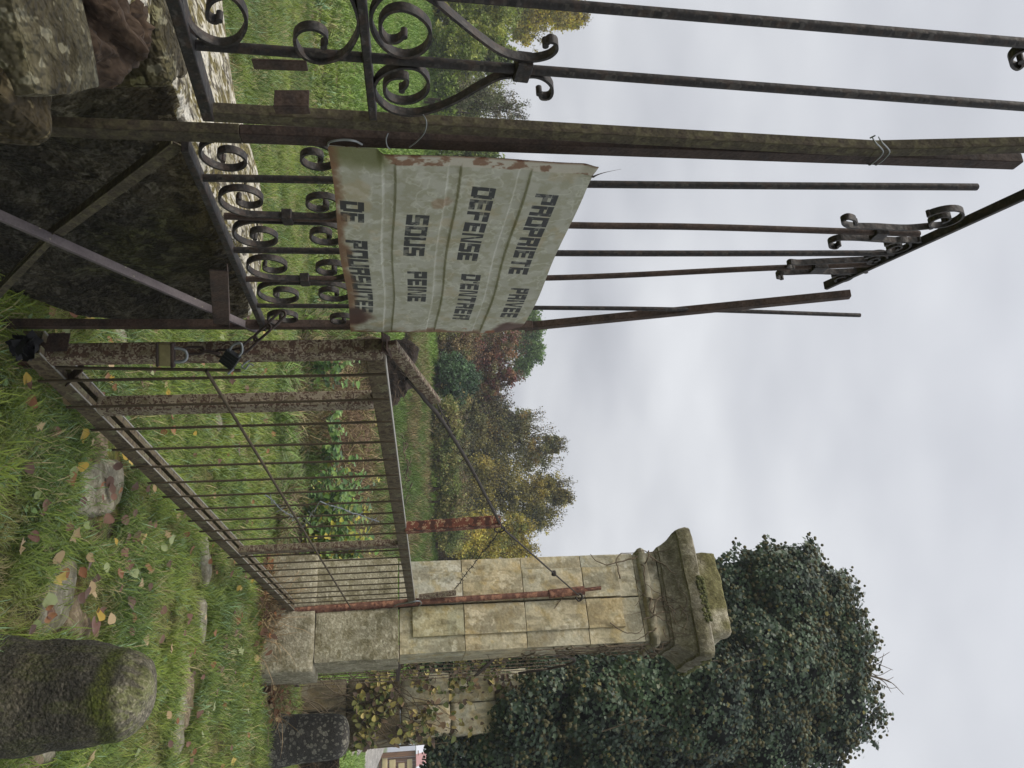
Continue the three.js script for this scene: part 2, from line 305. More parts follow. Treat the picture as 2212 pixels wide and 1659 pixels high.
// flat stones lying in the turf: [x, y, width, depth in m, how far proud, material, label, turn]
const landmarks = [];
const bareSpots = [];
{
  const list = [
    [212, 1052, .27, .62, .05, 'grayStone', 'large pale grey flat stone bedded in the grass right of the low steel gate', -.05],
    [122, 1292, .28, .4, .03, 'grayStone', 'worn grey paving slab in the grass left of the tall guard stone', .1],
    [160, 1340, .2, .2, .03, 'brickStone', 'reddish brown broken stone beside the worn paving slab', .6],
    [186, 1352, .13, .16, .03, 'brickStone', 'small reddish stone fragment by the worn paving slab', 1.2],
    [212, 942, .34, .2, .04, 'brickStone', 'pinkish stone showing under the bottom rail of the low steel gate', .3],
    [258, 650, .2, .16, .04, 'grayStone', 'small grey stone in the grass between the big wall end and gate post', .2],
    [250, 715, .2, .14, .04, 'grayStone', 'small grey stone in the grass just behind the square gate post', .8],
    [440, 1215, .42, .16, .04, 'grayStone', 'half buried kerb stone in the grass in front of the gate pillar', .25],
    [432, 1340, .34, .15, .05, 'grayStone', 'half buried grey stone in the line before the pillar foot', .1],
    [400, 1490, .5, .26, .04, 'brickStone', 'flat brown stone half buried between the two guard stones', .15],
    [382, 1575, .42, .24, .04, 'grayStone', 'flat grey stone half buried in front of the far guard stone', .0],
    [58, 1628, .3, .24, .04, 'brickStone', 'red brown stone at the foot of the tall guard stone, nearest the right', .5],
    [100, 1605, .2, .18, .04, 'grayStone', 'pale stone behind the tall guard stone at its right', .9],
    [470, 905, .22, .14, .03, 'grayStone', 'grey stone in the grass seen through the low gate, below its middle rod', .3],
    [470, 860, .16, .12, .03, 'grayStone', 'small grey stone seen through the low gate beside its second tube post', .9],
  ];
  M.brickStone = tint(M.grayStone, { color: new THREE.Color(.86, .72, .63) });
  list.forEach(([x, y, w, d, up, m, label, turn], i) => {
    const c = onGround(x, y), g = rock(w, .16, d, { seg: 8, round: .42, amp: .035, freq: 6, seed: i + 3 });
    paint(g, (p, n) => { const k = .8 + .35 * fbm3(p.x * 8 + i, p.y * 8, p.z * 8, 3); return mix3([k, k, k * .97], [.5, .5, .3], smooth(.1, .3, fbm3(p.x * 5 + i, 2, p.z * 5, 3)) * .7); });
    const o = single('ground_stone', g, M[m], label, 'stone'); o.position.set(c.x, c.y + up - .094, c.z); o.rotation.y = turn;
    landmarks.push([c, label.split(' ').slice(0, 4).join(' ')]); bareSpots.push([c.x, c.z, Math.max(w, d) * .52]);
  });
}

// ---------------------------------------------------------------- grass: tufts of blades, one object
const wallEnd = new Wall(-1.22, .31);
function bare(x, z) {
  for (const [bx, bz, r] of bareSpots) if ((x - bx) ** 2 + (z - bz) ** 2 < r * r) return true;
  const d = -z;
  if ((x - 2.95) ** 2 + (z + 9.0) ** 2 < .5) return true;                 // pillar foot
  const s = (x - wallEnd.x0) * wallEnd.k / wallEnd.l + d / wallEnd.l, n = (x - wallEnd.x0) / wallEnd.l - d * wallEnd.k / wallEnd.l;
  if (s < 2.95 && n < -.1 && n > -.75) return true;                        // the big wall end
  return false;
}
function tuftGeo(seed, blades, spread, h, w) {
  const r = rng(seed), pos = [], idx = [];
  for (let b = 0; b < blades; b++) {
    const a = r() * 6.28, ox = Math.cos(a) * spread * r(), oz = Math.sin(a) * spread * r(), dir = r() * 6.28, L = h * (.55 + .6 * r()), lean = .35 + 1.1 * r(), W = w * (.7 + .6 * r());
    const sx = Math.cos(dir + 1.57) * W / 2, sz = Math.sin(dir + 1.57) * W / 2, k = pos.length / 3;
    for (let j = 0; j < 3; j++) { const t = j / 2.6, out = lean * L * t * t, y = L * t * (1 - .28 * t * lean), f = 1 - .35 * t; pos.push(ox + Math.cos(dir) * out - sx * f, y, oz + Math.sin(dir) * out - sz * f, ox + Math.cos(dir) * out + sx * f, y, oz + Math.sin(dir) * out + sz * f); }
    pos.push(ox + Math.cos(dir) * lean * L, L * (1 - .28 * lean), oz + Math.sin(dir) * lean * L);
    idx.push(k, k + 1, k + 2, k + 1, k + 3, k + 2, k + 2, k + 3, k + 4, k + 3, k + 5, k + 4, k + 4, k + 5, k + 6);
  }
  const g = new THREE.BufferGeometry(); g.setAttribute('position', new THREE.Float32BufferAttribute(pos, 3)); g.setIndex(idx); g.computeVertexNormals();
  return g;
}
const lin = (r, g, b) => new THREE.Color().setRGB(r / 255, g / 255, b / 255, THREE.SRGBColorSpace);
function instanced(name, geo, m, list, parent, label, kind = 'stuff') {   // list of [position, quaternion or turn, scale, colour]
  const o = new THREE.InstancedMesh(geo, m, list.length), mt = new THREE.Matrix4(), q = new THREE.Quaternion(), sc = V(), up = V(0, 1, 0);
  list.forEach(([p, t, s, c], i) => { if (typeof t === 'number') q.setFromAxisAngle(up, t); else q.copy(t); if (typeof s === 'number') sc.set(s, s, s); else sc.copy(s); o.setMatrixAt(i, mt.compose(p, q, sc)); if (c) o.setColorAt(i, c); });
  o.name = name; o.castShadow = o.receiveShadow = true; o.userData.kind = kind; if (label) o.userData.label = label; (parent || scene).add(o); return o;
}
{
  const r = rng(5), m = leafMat(0xffffff, .3), out = [[], [], []];
  const put = (d0, d1, count, sizes, which) => {
    for (let i = 0; i < count; i++) {
      const d = Math.sqrt(lerp(d0 * d0, d1 * d1, r())), x = (r() * 1.5 - .75) * d, z = -d;
      if (bare(x, z) && r() < .96) continue;
      const n = fbm3(x * .8, 5, z * .8, 3), n2 = fbm3(x * 2.3 + 5, 1, z * 2.3, 3);
      const worn = smooth(.02, .22, n2 + .3 * n);
      if (worn > .55 && r() < .72 && d < 11) continue;
      let c = mix3([86, 112, 38], [158, 176, 70], clamp(.5 + n * 1.4 + (r() - .5) * .9));
      c = mix3(c, [160, 148, 98], worn * (r() < .5 ? .8 : .25)); if (r() < .09) c = [186, 172, 124]; if (r() < .06) c = [150, 182, 136];
      if (d > 13) c = mix3(c, [142, 176, 74], .75 * smooth(13, 17, d));
      const s = sizes * (.6 + .7 * r()) * (1 - .35 * worn);
      out[which(r)].push([V(x, height(x, z) - .004, z), r() * 6.28, V(s, s * (.75 + .5 * r()), s), lin(...c)]);
    }
  };
  put(2.3, 6, 56000, 1.0, (q) => q() < .5 ? 0 : 1);
  put(6, 12.5, 60000, 1.2, (q) => q() < .5 ? 0 : 1);
  put(12.5, 40, 60000, 1.5, () => 2);
  const g = new THREE.Group(); g.name = 'grass'; scene.add(g); tag(g, 'green and yellowing grass growing over the ground on both sides of the gates', 'grass', null, 'stuff');
  // clover and plantain among the blades
  const cl = leafGeo([[.42, .02], [.54, .3], [.36, .7], [.02, 1]], .2), low = [];
  for (let i = 0; i < 5200; i++) { const d = 2.9 + 6.5 * r(), x = (r() * 1.3 - .6) * d, z = -d; if (bare(x, z) || fbm3(x * 1.1 + 9, 3, z * 1.1, 2) < .02) continue; const q = new THREE.Quaternion().setFromEuler(new THREE.Euler((r() - .7) * .9, r() * 6.28, (r() - .5) * .8, 'YXZ')), k = r(); low.push([V(x, height(x, z) + .02 + .04 * r(), z), q, .016 + .03 * r() * r(), lin(...mix3([66, 98, 44], [118, 146, 78], k))]); }
  instanced('clover', cl, m, low, g);
  instanced('blades', tuftGeo(11, 10, .06, .07, .0044), m, out[0], g);
  instanced('blades', tuftGeo(12, 8, .07, .1, .0048), m, out[1], g);
  instanced('blades', tuftGeo(13, 9, .14, .1, .02), m, out[2], g);
}
// ================================================================ wrought iron gates
const GA = new Wall(-1.22, .31);
function wallThing(W, s0, y0, name, label, category, group) {   // group at the base of a thing that stands in a vertical plane
  const t = thing(name, label, category, V(W.x0 + s0 * W.k / W.l, y0, -s0 / W.l), W.turn, group);
  const P = (x, y, n = 0) => { const q = W.L(x, y, n); return V(q[0] - s0, q[1] - y0, n); };
  return [t, P];
}
function spiral(cx, cy, R, a0, dir, turns, rEnd = .22, n = 40) {   // from the outside inwards
  const out = []; for (let i = 0; i <= n; i++) { const t = i / n, rr = R * lerp(1, rEnd, Math.pow(t, .85)), a = a0 + dir * t * turns * 2 * Math.PI; out.push([cx + rr * Math.cos(a), cy + rr * Math.sin(a)]); } return out;
}
function cScroll(sb, dir, y0, y1, R0, R1, turns = 1.45) {   // C scroll whose straight back stands at s = sb and whose volutes turn to «dir»
  const lo = spiral(sb + dir * R0, y0 + R0, R0, dir > 0 ? Math.PI : 0, dir, turns), hi = spiral(sb + dir * R1, y1 - R1, R1, dir > 0 ? Math.PI : 0, -dir, turns);
  return [...lo.reverse(), ...hi];
}
function scrollGeo(pts, t, w, z0) {   // flat iron with knobbed ends
  const e = pts[0], f = pts[pts.length - 1], k = (q) => { const g = new THREE.CylinderGeometry(t * 1.05, t * 1.05, w * 1.02, 10); g.rotateX(Math.PI / 2); g.translate(q[0], q[1], z0); return boxUV(g); };
  return join([ribbon(pts, t, w, z0), k(e), k(f)]);
}
const CAM_S = (W, p) => p;

// ---- left leaf: only its right end is in the picture
{
  const s0 = GA.L(1000, 250)[0], [t, P] = wallThing(GA, s0, 0, 'iron_gate', 'tall wrought iron gate leaf with large scrolls at the left edge, mossy square end post', 'gate');
  // end post (two faces seen): square bar, out of the picture at both ends
  const a = P(445, 246), b = P(2212, 318), up = b.clone().sub(a).normalize();
  const kink = P(1885, 321), hi = P(2300, 311); part('stile', join([beam(P(438, 241), kink, .03, .037, V(0, 0, 1)), beam(kink.clone().add(V(0, -.004, .0006)), hi, .03, .037, V(0, 0, 1))]), M.mossIron, t, 'green mossy square end post');
  // bottom rail and the middle rail
  const ra = P(372, -30), rb = P(452, 244); part('bottom_rail', beam(ra, rb, .05, .026, V(0, 0, 1)), M.iron, t);
  const ma = P(778, -30), mb = P(806, 246); part('middle_rail', beam(ma, mb, .04, .018, V(0, 0, 1)), M.iron, t);
  // two round bars
  const bar1 = [P(424, 97), P(2420, 246)], bar2 = [P(360, -60), P(2420, 110)];
  part('bar', rod(bar1[0], bar1[1], .0113, 12), M.iron, t); part('bar', rod(bar2[0].clone(), bar2[1], .0113, 12), M.iron, t);
  const px = (list, n = 60) => spline2(list.map(([x, y]) => { const q = P(x, y); return [q.x, q.y]; }), n);
  // volutes drawn on the picture, outside to centre
  const S = [
    // lower left volute
    [[386, -50], [392, 0], [399, 30], [418, 62], [445, 82], [476, 92], [508, 86], [528, 62], [532, 35], [521, 8], [500, -12], [474, -10], [456, 0], [448, 20], [452, 36], [466, 42], [474, 36]],
    // volute under the middle rail
    [[744, -50], [758, -20], [772, 18], [775, 50], [763, 82], [742, 108], [715, 119], [686, 122], [656, 110], [640, 88], [638, 66], [652, 52], [676, 49], [698, 58], [706, 74], [700, 88]],
    // lyre: left side, from inner end of its volute up to the collar and the outward curl
    [[873, 72], [858, 84], [838, 84], [824, 68], [822, 44], [838, 22], [868, 15], [900, 26], [926, 52], [928, 84], [912, 106], [880, 117], [848, 110], [818, 84], [802, 50], [806, 14], [840, -22], [888, -24], [930, -6], [980, 34], [1040, 82], [1086, 112], [1130, 124], [1160, 124], [1188, 116], [1202, 102], [1200, 88], [1188, 84], [1178, 92]],
    // lyre: right side
    [[868, 190], [880, 176], [878, 164], [862, 162], [842, 166], [830, 184], [838, 206], [862, 216], [894, 214], [922, 194], [924, 168], [906, 146], [876, 140], [846, 146], [818, 164], [808, 188], [818, 214], [848, 236], [888, 243], [930, 236], [985, 214], [1040, 182], [1084, 162], [1130, 160], [1160, 160], [1184, 172], [1193, 190], [1186, 206], [1170, 207], [1164, 196]],
  ];
  S.forEach((l, i) => part('scroll', scrollGeo(px(l, i < 2 ? 70 : 110), .0068, .021, i === 1 ? .008 : 0), M.iron, t));
  part('scroll', scrollGeo(px([[2290, 100], [2250, 98], [2218, 101], [2196, 108], [2183, 122], [2185, 137], [2198, 143], [2208, 135], [2204, 126]], 50), .0068, .021, 0), M.iron, t);
  const c0 = P(1112, 143), c1 = P(1146, 147); part('collar', beam(c0, c1, .04, .056, V(0, 0, 1)), M.iron, t);
  // torn hinge plate on the round bar, lock stub on the end post
  const p0 = P(546, 138), p1 = P(664, 142); part('lock_plate', beam(p0, p1, .006, .03, V(0, 0, 1)), M.rustIron, t, 'torn flat plate behind the round bar');
  const q0 = P(592, 213), q1 = P(668, 213); part('lock_case', join([beam(q0, q1, .045, .004, V(0, 0, 1)), beam(q0.clone().add(V(.012, 0, .02)), q1.clone().add(V(.012, 0, .02)), .004, .03, V(0, 0, 1))]), M.rustIron, t, 'rusty angle stub of the old lock');
}

// ---- right leaf, broken at the top, with the sign on it
const LEAF_B = (() => {
  const s0 = GA.L(1000, 312)[0], [t, P] = wallThing(GA, s0, 0, 'iron_gate', 'broken wrought iron gate leaf behind the white sign, its arched top rail torn loose', 'gate');
  const bars = [];
  // end post beside the left leaf and end post beside the steel gate
  {
    const a = P(-60, 267), b = P(2198, 349);
    const cut = P(520, 289); part('stile', beam(a, cut, .03, .042, V(0, 0, 1)), tint(M.mossIron, { color: new THREE.Color(.72, .7, .66) }), t, 'mossy foot of the end post beside the left leaf'); part('stile', beam(cut, b, .029, .041, V(0, 0, 1)), tint(M.rustIron, { color: new THREE.Color(.62, .58, .56) }), t, 'dark brown square end post beside the left leaf');
    const c = P(-60, 699), d = P(1150, 703), e = P(1836, 636);
    part('stile', join([beam(c, d, .034, .03, V(0, 0, 1)), beam(P(1132, 706), e, .03, .035, V(0, 0, 1))]), M.rustIron, t, 'rusty end post leaning inwards at its top');
  }
  const lr = P(400, 312), rr = P(570, 706); part('bottom_rail', beam(lr, rr, .04, .02, V(0, 0, 1)), M.iron, t);
  const sAt = (y, x = 500) => P(x, y);
  // the round bars, bent a little as they are: foot, middle, top
  const BAR = [[[430, 384], [1280, 398], [2110, 404]], [[485, 467], [1250, 487], [1500, 490], [1985, 505]], [[505, 540], [1220, 547], [1930, 547]], [[530, 603], [1200, 600], [1640, 580], [1880, 571]], [[550, 660], [1180, 665], [1450, 668], [1857, 681]]];
  BAR.forEach((l, i) => { const pts = l.map(([x, y]) => P(x, y)); for (let k = 0; k < 2; k++) { const q = pts[k]; } bars.push(pts); part('bar', join([tube(pts, [.0106, .0106, .0106, .0104, .0088][i], 10, 24), rod(pts[pts.length - 1], pts[pts.length - 1].clone().add(V(0, .002, 0)), .0085, 10)]), i % 2 ? M.rustIron : M.iron, t); });
  // C scrolls in the low panel: on the left post, either side of bars two and four, on the right post
  const base = (s) => lr.y + (rr.y - lr.y) * (s - lr.x) / (rr.x - lr.x) + .014;
  const top = base(0) + .385, fs = (i) => bars[i][0].x, g0 = .018, gap = [fs(0) - g0, fs(1) - fs(0), fs(2) - fs(1), fs(3) - fs(2), fs(4) - fs(3), rr.x - .02 - fs(4)];
  const list = [[.02, 1, gap[0]], [fs(1) - .017, -1, gap[1]], [fs(1) + .017, 1, gap[2]], [fs(3) - .017, -1, gap[3]], [fs(3) + .017, 1, gap[4]], [rr.x - .02, -1, gap[5]]];
  list.forEach(([s, dir, g], i) => { const R = (g - .03) / 2; part('scroll', scrollGeo(cScroll(s, dir, base(s), top - .02 + .1 * (s / gap[0] * .0), R, R * .84, 1.35), .0065, .02, 0), M.iron, t); });
  for (const [x0, x1, y] of [[610, 632, 469], [649, 669, 604]]) part('collar', beam(P(x0, y), P(x1, y), .034, .044, V(0, 0, 1)), M.iron, t);
  // crossed flat braces below the rail
  part('brace', join([beam(P(388, 312, -.02), P(100, 522, -.02), .005, .034, V(0, 0, 1)), beam(P(372, 300, -.02), P(100, 508, -.02), .03, .005, V(0, 0, 1)), beam(P(100, 522, -.02), P(-40, 672, -.02), .005, .034, V(0, 0, 1)), beam(P(106, 508, -.02), P(-40, 658, -.02), .03, .005, V(0, 0, 1))]), M.mossIron, t, 'dark angle iron brace');
  part('brace', join([beam(P(-20, 455, .004), P(555, 712, .004), .03, .006, V(0, 0, 1)), beam(P(-20, 462, .004), P(555, 716, .004), .006, .034, V(0, 0, 1))]), M.brace, t, 'greyish flat brace with pale lichen dots, rising to the right');
  // lock bracket on the right post
  part('lock_bracket', join([beam(P(472, 584, .03), P(478, 700, .03), .004, .058, V(0, 0, 1)), beam(P(490, 584, .0), P(496, 700, .0), .05, .004, V(0, 0, 1))]), M.rustIron, t, 'drilled flat lock bracket');
  // torn arched top rail with small scrolls clinging to it
  const T0 = P(2240, 408), T1 = P(1782, 618); part('top_rail', beam(T0, T1, .032, .017, V(0, 0, 1)), M.iron, t, 'torn loose sloping top rail');
  const dirT = T1.clone().sub(T0).normalize();
  const ring = (x, y, R) => { const c = P(x, y), pts = spiral(c.x, c.y, R, Math.atan2(-dirT.x, dirT.y), -1, 1.55, .18, 44); return scrollGeo(pts, .007, .021, 0); };
  for (const [x, y, R] of [[2036, 472, .074], [1936, 532, .056], [1890, 558, .05], [1818, 598, .048]]) part('scroll', ring(x, y, R), M.iron, t);
  const curl = (pts) => scrollGeo(spline2(pts.map(([x, y]) => { const q = P(x, y); return [q.x, q.y]; }), 40), .007, .021, 0);
  part('scroll', curl([[2010, 488], [1960, 492], [1890, 489], [1850, 488], [1826, 484], [1819, 474], [1830, 468], [1846, 472], [1848, 480]]), M.iron, t);
  part('scroll', curl([[1985, 518], [1940, 519], [1890, 516], [1836, 513], [1808, 514], [1793, 520], [1793, 530], [1806, 532], [1812, 526]]), M.iron, t);
  part('scroll', curl([[1880, 560], [1810, 563], [1766, 565], [1724, 567], [1706, 566], [1702, 572], [1712, 576]]), M.iron, t);
  part('scroll', curl([[1870, 584], [1800, 587], [1760, 586], [1706, 588], [1684, 589], [1678, 596], [1688, 598]]), M.iron, t);
  for (const [x0, x1, y] of [[1884, 1912, 503], [1752, 1782, 576]]) part('collar', beam(P(x0, y), P(x1, y), .034, .048, V(0, 0, 1)), M.iron, t);
  return { t, P, s0 };
})();

// ---- the enamelled sign: sheet with a folded edge, three pressed ribs, stencilled letters
{
  const W = 1320, H = 780, cv = document.createElement('canvas'); cv.width = W; cv.height = H; const c = cv.getContext('2d');
  c.fillStyle = '#fff'; c.fillRect(0, 0, W, H);
  // squared stencil letters on a 10 x 10 cell: each a list of filled rectangles [x, y, w, h]
  const s = 3.15, G = {
    P: [[0, 0, 9.6, 2.7], [0, 2.9, s, 7.1], [6.8, 0, s, 6.4], [3.2, 4.2, 6.2, 2.3]], R: [[0, 0, 9.6, 2.7], [0, 2.9, s, 7.1], [6.8, 0, s, 5], [3.2, 4, 6, 2.1], [6.4, 6, 3.4, 4]],
    O: [[0, 0, 9.9, 2.6], [0, 2, s, 6.5], [7, 2, s, 6.5], [0, 7.4, 9.9, 2.6]], I: [[0, 0, 3.2, 10]], E: [[0, 0, 9.4, 2.6], [0, 2.8, s, 7.2], [3.2, 4, 5.6, 2.1], [0, 7.3, 9.4, 2.7]],
    T: [[0, 0, 9.6, 2.7], [3.2, 2.4, 3.4, 7.6]], V: 'V', D: [[0, 0, 8.8, 2.6], [0, 2.8, s, 7.2], [7, .8, s, 8], [0, 7.4, 8.8, 2.6]], F: [[0, 0, 9.4, 2.7], [0, 2.9, s, 7.1], [3.2, 4.2, 5.4, 2.2]],
    N: 'N', S: [[0, 0, 9.8, 2.5], [0, 1.5, s, 4.4], [0, 3.9, 9.8, 2.3], [7, 5, s, 4], [0, 7.4, 9.8, 2.6]], U: [[0, 0, s, 9], [7, 0, s, 9], [0, 7.3, 9.9, 2.7]], "'": [[0, 0, 2.2, 3.4]],
  }, adv = { I: 4.4, "'": 3.4, ' ': 7 };
  const n = .034, A = GA.L(700, 314, n), Bq = GA.L(764, 716, n), y0 = (A[1] + Bq[1]) / 2, s0 = A[0], w = Bq[0] - s0, h = .685;
  const uv_ = (x, y) => { const q = GA.L(x, y, n); return [(q[0] - s0) / w, (q[1] - y0) / h]; };
  const lines = [['PROPRIETE', 1168, 414, 1129, 585], ['PRIVEE', 1117, 615, 1103, 682], ['DEFENSE', 1034, 402, 1018, 557], ["D'ENTRER", 1012, 586, 1001, 688], ['SOUS', 899, 458, 899, 545], ['PEINE', 899, 579, 900, 647], ['DE', 759, 429, 760, 473], ['POURSUITES', 768, 511, 789, 670]];
  c.fillStyle = '#16191d';
  for (const [word, ax, ay, bx, by] of lines) {
    const qa = uv_(ax, ay), qb = uv_(bx, by), wide = [...word].reduce((t, ch) => t + (adv[ch] || 11.2), -1.3), ky = 7.5; let x = qa[0] * W; const kx = (qb[0] - qa[0]) * W / wide, yc = (1 - (qa[1] + qb[1]) / 2) * H - 5 * ky;
    for (const ch of word) {
      const g = G[ch];
      c.save(); c.translate(x, yc); c.transform(1, 0, -.06, 1, 4, 0);
      if (g === 'V') { c.beginPath(); c.moveTo(0, 0); c.lineTo(3 * kx, 0); c.lineTo(5.1 * kx, 6.8 * ky); c.lineTo(7.2 * kx, 0); c.lineTo(10 * kx, 0); c.lineTo(6.6 * kx, 10 * ky); c.lineTo(3.6 * kx, 10 * ky); c.fill(); }
      else if (g === 'N') { c.fillRect(0, 0, 2.3 * kx, 10 * ky); c.fillRect(7.7 * kx, 0, 2.3 * kx, 10 * ky); c.beginPath(); c.moveTo(2 * kx, 0); c.lineTo(3.9 * kx, 0); c.lineTo(8 * kx, 10 * ky); c.lineTo(6.1 * kx, 10 * ky); c.fill(); }
      else for (const [a, b, w, h] of g) c.fillRect(a * kx, b * ky, w * kx, h * ky);
      c.restore(); x += (adv[ch] || 11.2) * kx;
    }
  }
  const img = c.getImageData(0, 0, W, H).data, d = new Uint8Array(W * H * 4), bump = new Uint8Array(W * H * 4);
  for (let j = 0; j < H; j++) for (let i = 0; i < W; i++) {
    const q = (j * W + i) * 4, x = i / W, y = j / H, ink = 1 - img[q] / 255;
    const f = (p, o, sd) => tf(x, y * .6, p, o, sd);
    let k = mix3([164, 164, 148], [192, 192, 178], f(14, 4, 905));
    k = mix3(k, [146, 144, 116], smooth(.4, .66, f(40, 4, 911)) * .5);
    const vein = 1 - Math.abs(f(18, 4, 921) - .5) * 26; k = mix3(k, [206, 208, 194], clamp(vein) * .6);
    k = mix3(k, [180, 158, 116], smooth(.62, .76, f(14, 4, 931)) * .3);
    k = mix3(k, [26, 29, 33], ink * .96 * (1 - .5 * smooth(.58, .72, f(50, 3, 941))));
    // rust creeping in from the edges and two eaten corners
    const e = Math.min(y * .9 + .09, (1 - y) * 1.1, x * 2.2 + .06, (1 - x) * 2.4), rr = smooth(.06, .0, e - (f(22, 4, 951) - .5) * .13);
    const spot = (cx, cy, r) => smooth(r, r * .5, Math.hypot((x - cx) * 1.7, y - cy) + (f(16, 4, 961) - .5) * .1);
    const big = Math.max(spot(.86, 1.0, .15), spot(.965, .03, .15), spot(.83, .97, .07)); if (x < .052 && y < .81) k = mix3(k, mix3([196, 190, 176], [126, 88, 64], smooth(.52, .66, f(34, 4, 967)) + .7 * smooth(.012, .0, x)), .85); k = mix3(k, [96, 100, 54], .75 * smooth(.09, .03, x + (f(18, 4, 969) - .5) * .07) * smooth(.76, .82, y + (f(14, 3, 979) - .5) * .05));
    k = mix3(k, mix3([132, 92, 54], [92, 62, 44], f(28, 4, 971)), rr * .85);
    k = mix3(k, mix3([86, 50, 36], [60, 38, 32], f(22, 3, 977)), big);
    k = mix3(k, [128, 74, 40], Math.max(spot(.965, .33, .035), spot(.985, .2, .02), spot(.2, .58, .05) * .3));
    const g = (HASH[(i * 31 + j * 977) & 65535] - .5) * 12;
    const o = ((H - 1 - j) * W + i) * 4; d[o] = clamp(k[0] + g, 0, 255); d[o + 1] = clamp(k[1] + g, 0, 255); d[o + 2] = clamp(k[2] + g, 0, 255); d[o + 3] = 255;
    const b = 128 + (f(60, 2, 981) - .5) * 60 - big * 40; bump[o] = bump[o + 1] = bump[o + 2] = b; bump[o + 3] = 255;
  }
  const mk = (a, srgb) => { const t = new THREE.DataTexture(a, W, H, THREE.RGBAFormat); t.magFilter = THREE.LinearFilter; t.minFilter = THREE.LinearMipmapLinearFilter; t.generateMipmaps = true; if (srgb) t.colorSpace = THREE.SRGBColorSpace; t.needsUpdate = true; return t; };
  const face = new THREE.MeshStandardMaterial({ map: mk(d, true), bumpMap: mk(bump, false), bumpScale: .0012, roughness: .55 });
  M.signEdge = surf(256, .5, (x, y) => { let k = mix3([196, 192, 176], [214, 210, 198], tf(x, y, 6, 4, 985)); return mix3(k, [120, 84, 62], smooth(.56, .7, tf(x, y, 26, 4, 991)) * .85); }, null, 0, .6);
    const t = thing('sign', 'white enamelled no entry sign in French, rusty lower edge, wired to the broken gate', 'sign', V(GA.x0 + s0 * GA.k / GA.l + n * GA.nx, y0, -s0 / GA.l + n * GA.nz), GA.turn);
  // sheet: u along, v up; ribs pressed out; corners curling
  const NX = 70, NY = 300, pos = [], uv = [], idx = [];
  const rib = (v) => { let z = 0; for (const c of [.213, .462, .735]) { const q = Math.abs(v - c); z -= .0075 * (1 - smooth(.021, .0265, q)); } return z; };
  const bend = (u, v) => .24 * w * Math.max(0, .052 - u) * smooth(.17, .2, v) + flex(u, v), flex = (u, v) => .012 * Math.sin(u * 3.1) - .02 * smooth(.9, 1, u) * smooth(.8, 1, v) + .01 * smooth(.94, 1, v) * (1 - smooth(0, .12, u));
  for (let j = 0; j <= NY; j++) for (let i = 0; i <= NX; i++) { const u = i / NX, v = j / NY, in_ = smooth(.05, .062, u) * (1 - smooth(.975, .985, u)); pos.push(u * w + .004 * Math.sin(v * 9), v * h + .004 * Math.sin(u * 11), rib(v) * in_ + bend(u, v)); uv.push(u, v); }
  for (let j = 0; j < NY; j++) for (let i = 0; i < NX; i++) { const a = j * (NX + 1) + i; if (j === NY - 1 && i === NX - 1) continue; idx.push(a, a + 1, a + NX + 1, a + 1, a + NX + 2, a + NX + 1); }
  const F = new THREE.BufferGeometry(); F.setAttribute('position', new THREE.Float32BufferAttribute(pos, 3)); F.setAttribute('uv', new THREE.Float32BufferAttribute(uv, 2)); F.setIndex(idx); F.computeVertexNormals();
  part('panel', F, face, t);
  // back of the sheet and its folded side edges
  const Bk = F.clone(); { const p = Bk.attributes.position; for (let i = 0; i < p.count; i++) p.setZ(i, p.getZ(i) - .0016); const ix = Bk.index.array; for (let i = 0; i < ix.length; i += 3) { const q = ix[i]; ix[i] = ix[i + 1]; ix[i + 1] = q; } Bk.computeVertexNormals(); }
  part('back_sheet', Bk, M.signEdge, t);
  const fold = (u, ang, v0, v1, wd) => { const P0 = [], U = [], I = [], K = 24, q = u < .5 ? -1 : 1; for (let j = 0; j <= K; j++) { const v = lerp(v0, v1, j / K), b = bend(u, v) + rib(v) * 0; P0.push(u * w + .004 * Math.sin(v * 9), v * h + .004 * Math.sin(u * 11), b, u * w + q * Math.cos(ang) * wd + .004 * Math.sin(v * 9), v * h, b - Math.sin(ang) * wd + .004 * Math.sin(v * 14)); U.push(0, v * h, wd, v * h); if (j < K) { const a = j * 2; I.push(a, a + 1, a + 2, a + 1, a + 3, a + 2); } } const g = new THREE.BufferGeometry(); g.setAttribute('position', new THREE.Float32BufferAttribute(P0, 3)); g.setAttribute('uv', new THREE.Float32BufferAttribute(U, 2)); g.setIndex(I); g.computeVertexNormals(); return g; };
  const two = tint(M.signEdge, { side: THREE.DoubleSide });
  part('folded_edge', fold(1, 1.0, 0, .82, .03), two, t);
  // torn corner curling forwards at the top left
  { const g = new THREE.PlaneGeometry(.11, .012, 10, 2), p = g.attributes.position; for (let i = 0; i < p.count; i++) { const u = (p.getX(i) + .055) / .11; p.setXYZ(i, .085 - u * .1, h + .004 + .05 * u * u + p.getY(i) * (1 - u * .8), .004 + .035 * u); } g.computeVertexNormals(); part('torn_corner', boxUV(g), tint(M.rustIron, { side: THREE.DoubleSide }), t, 'curled rusty torn corner'); }
}

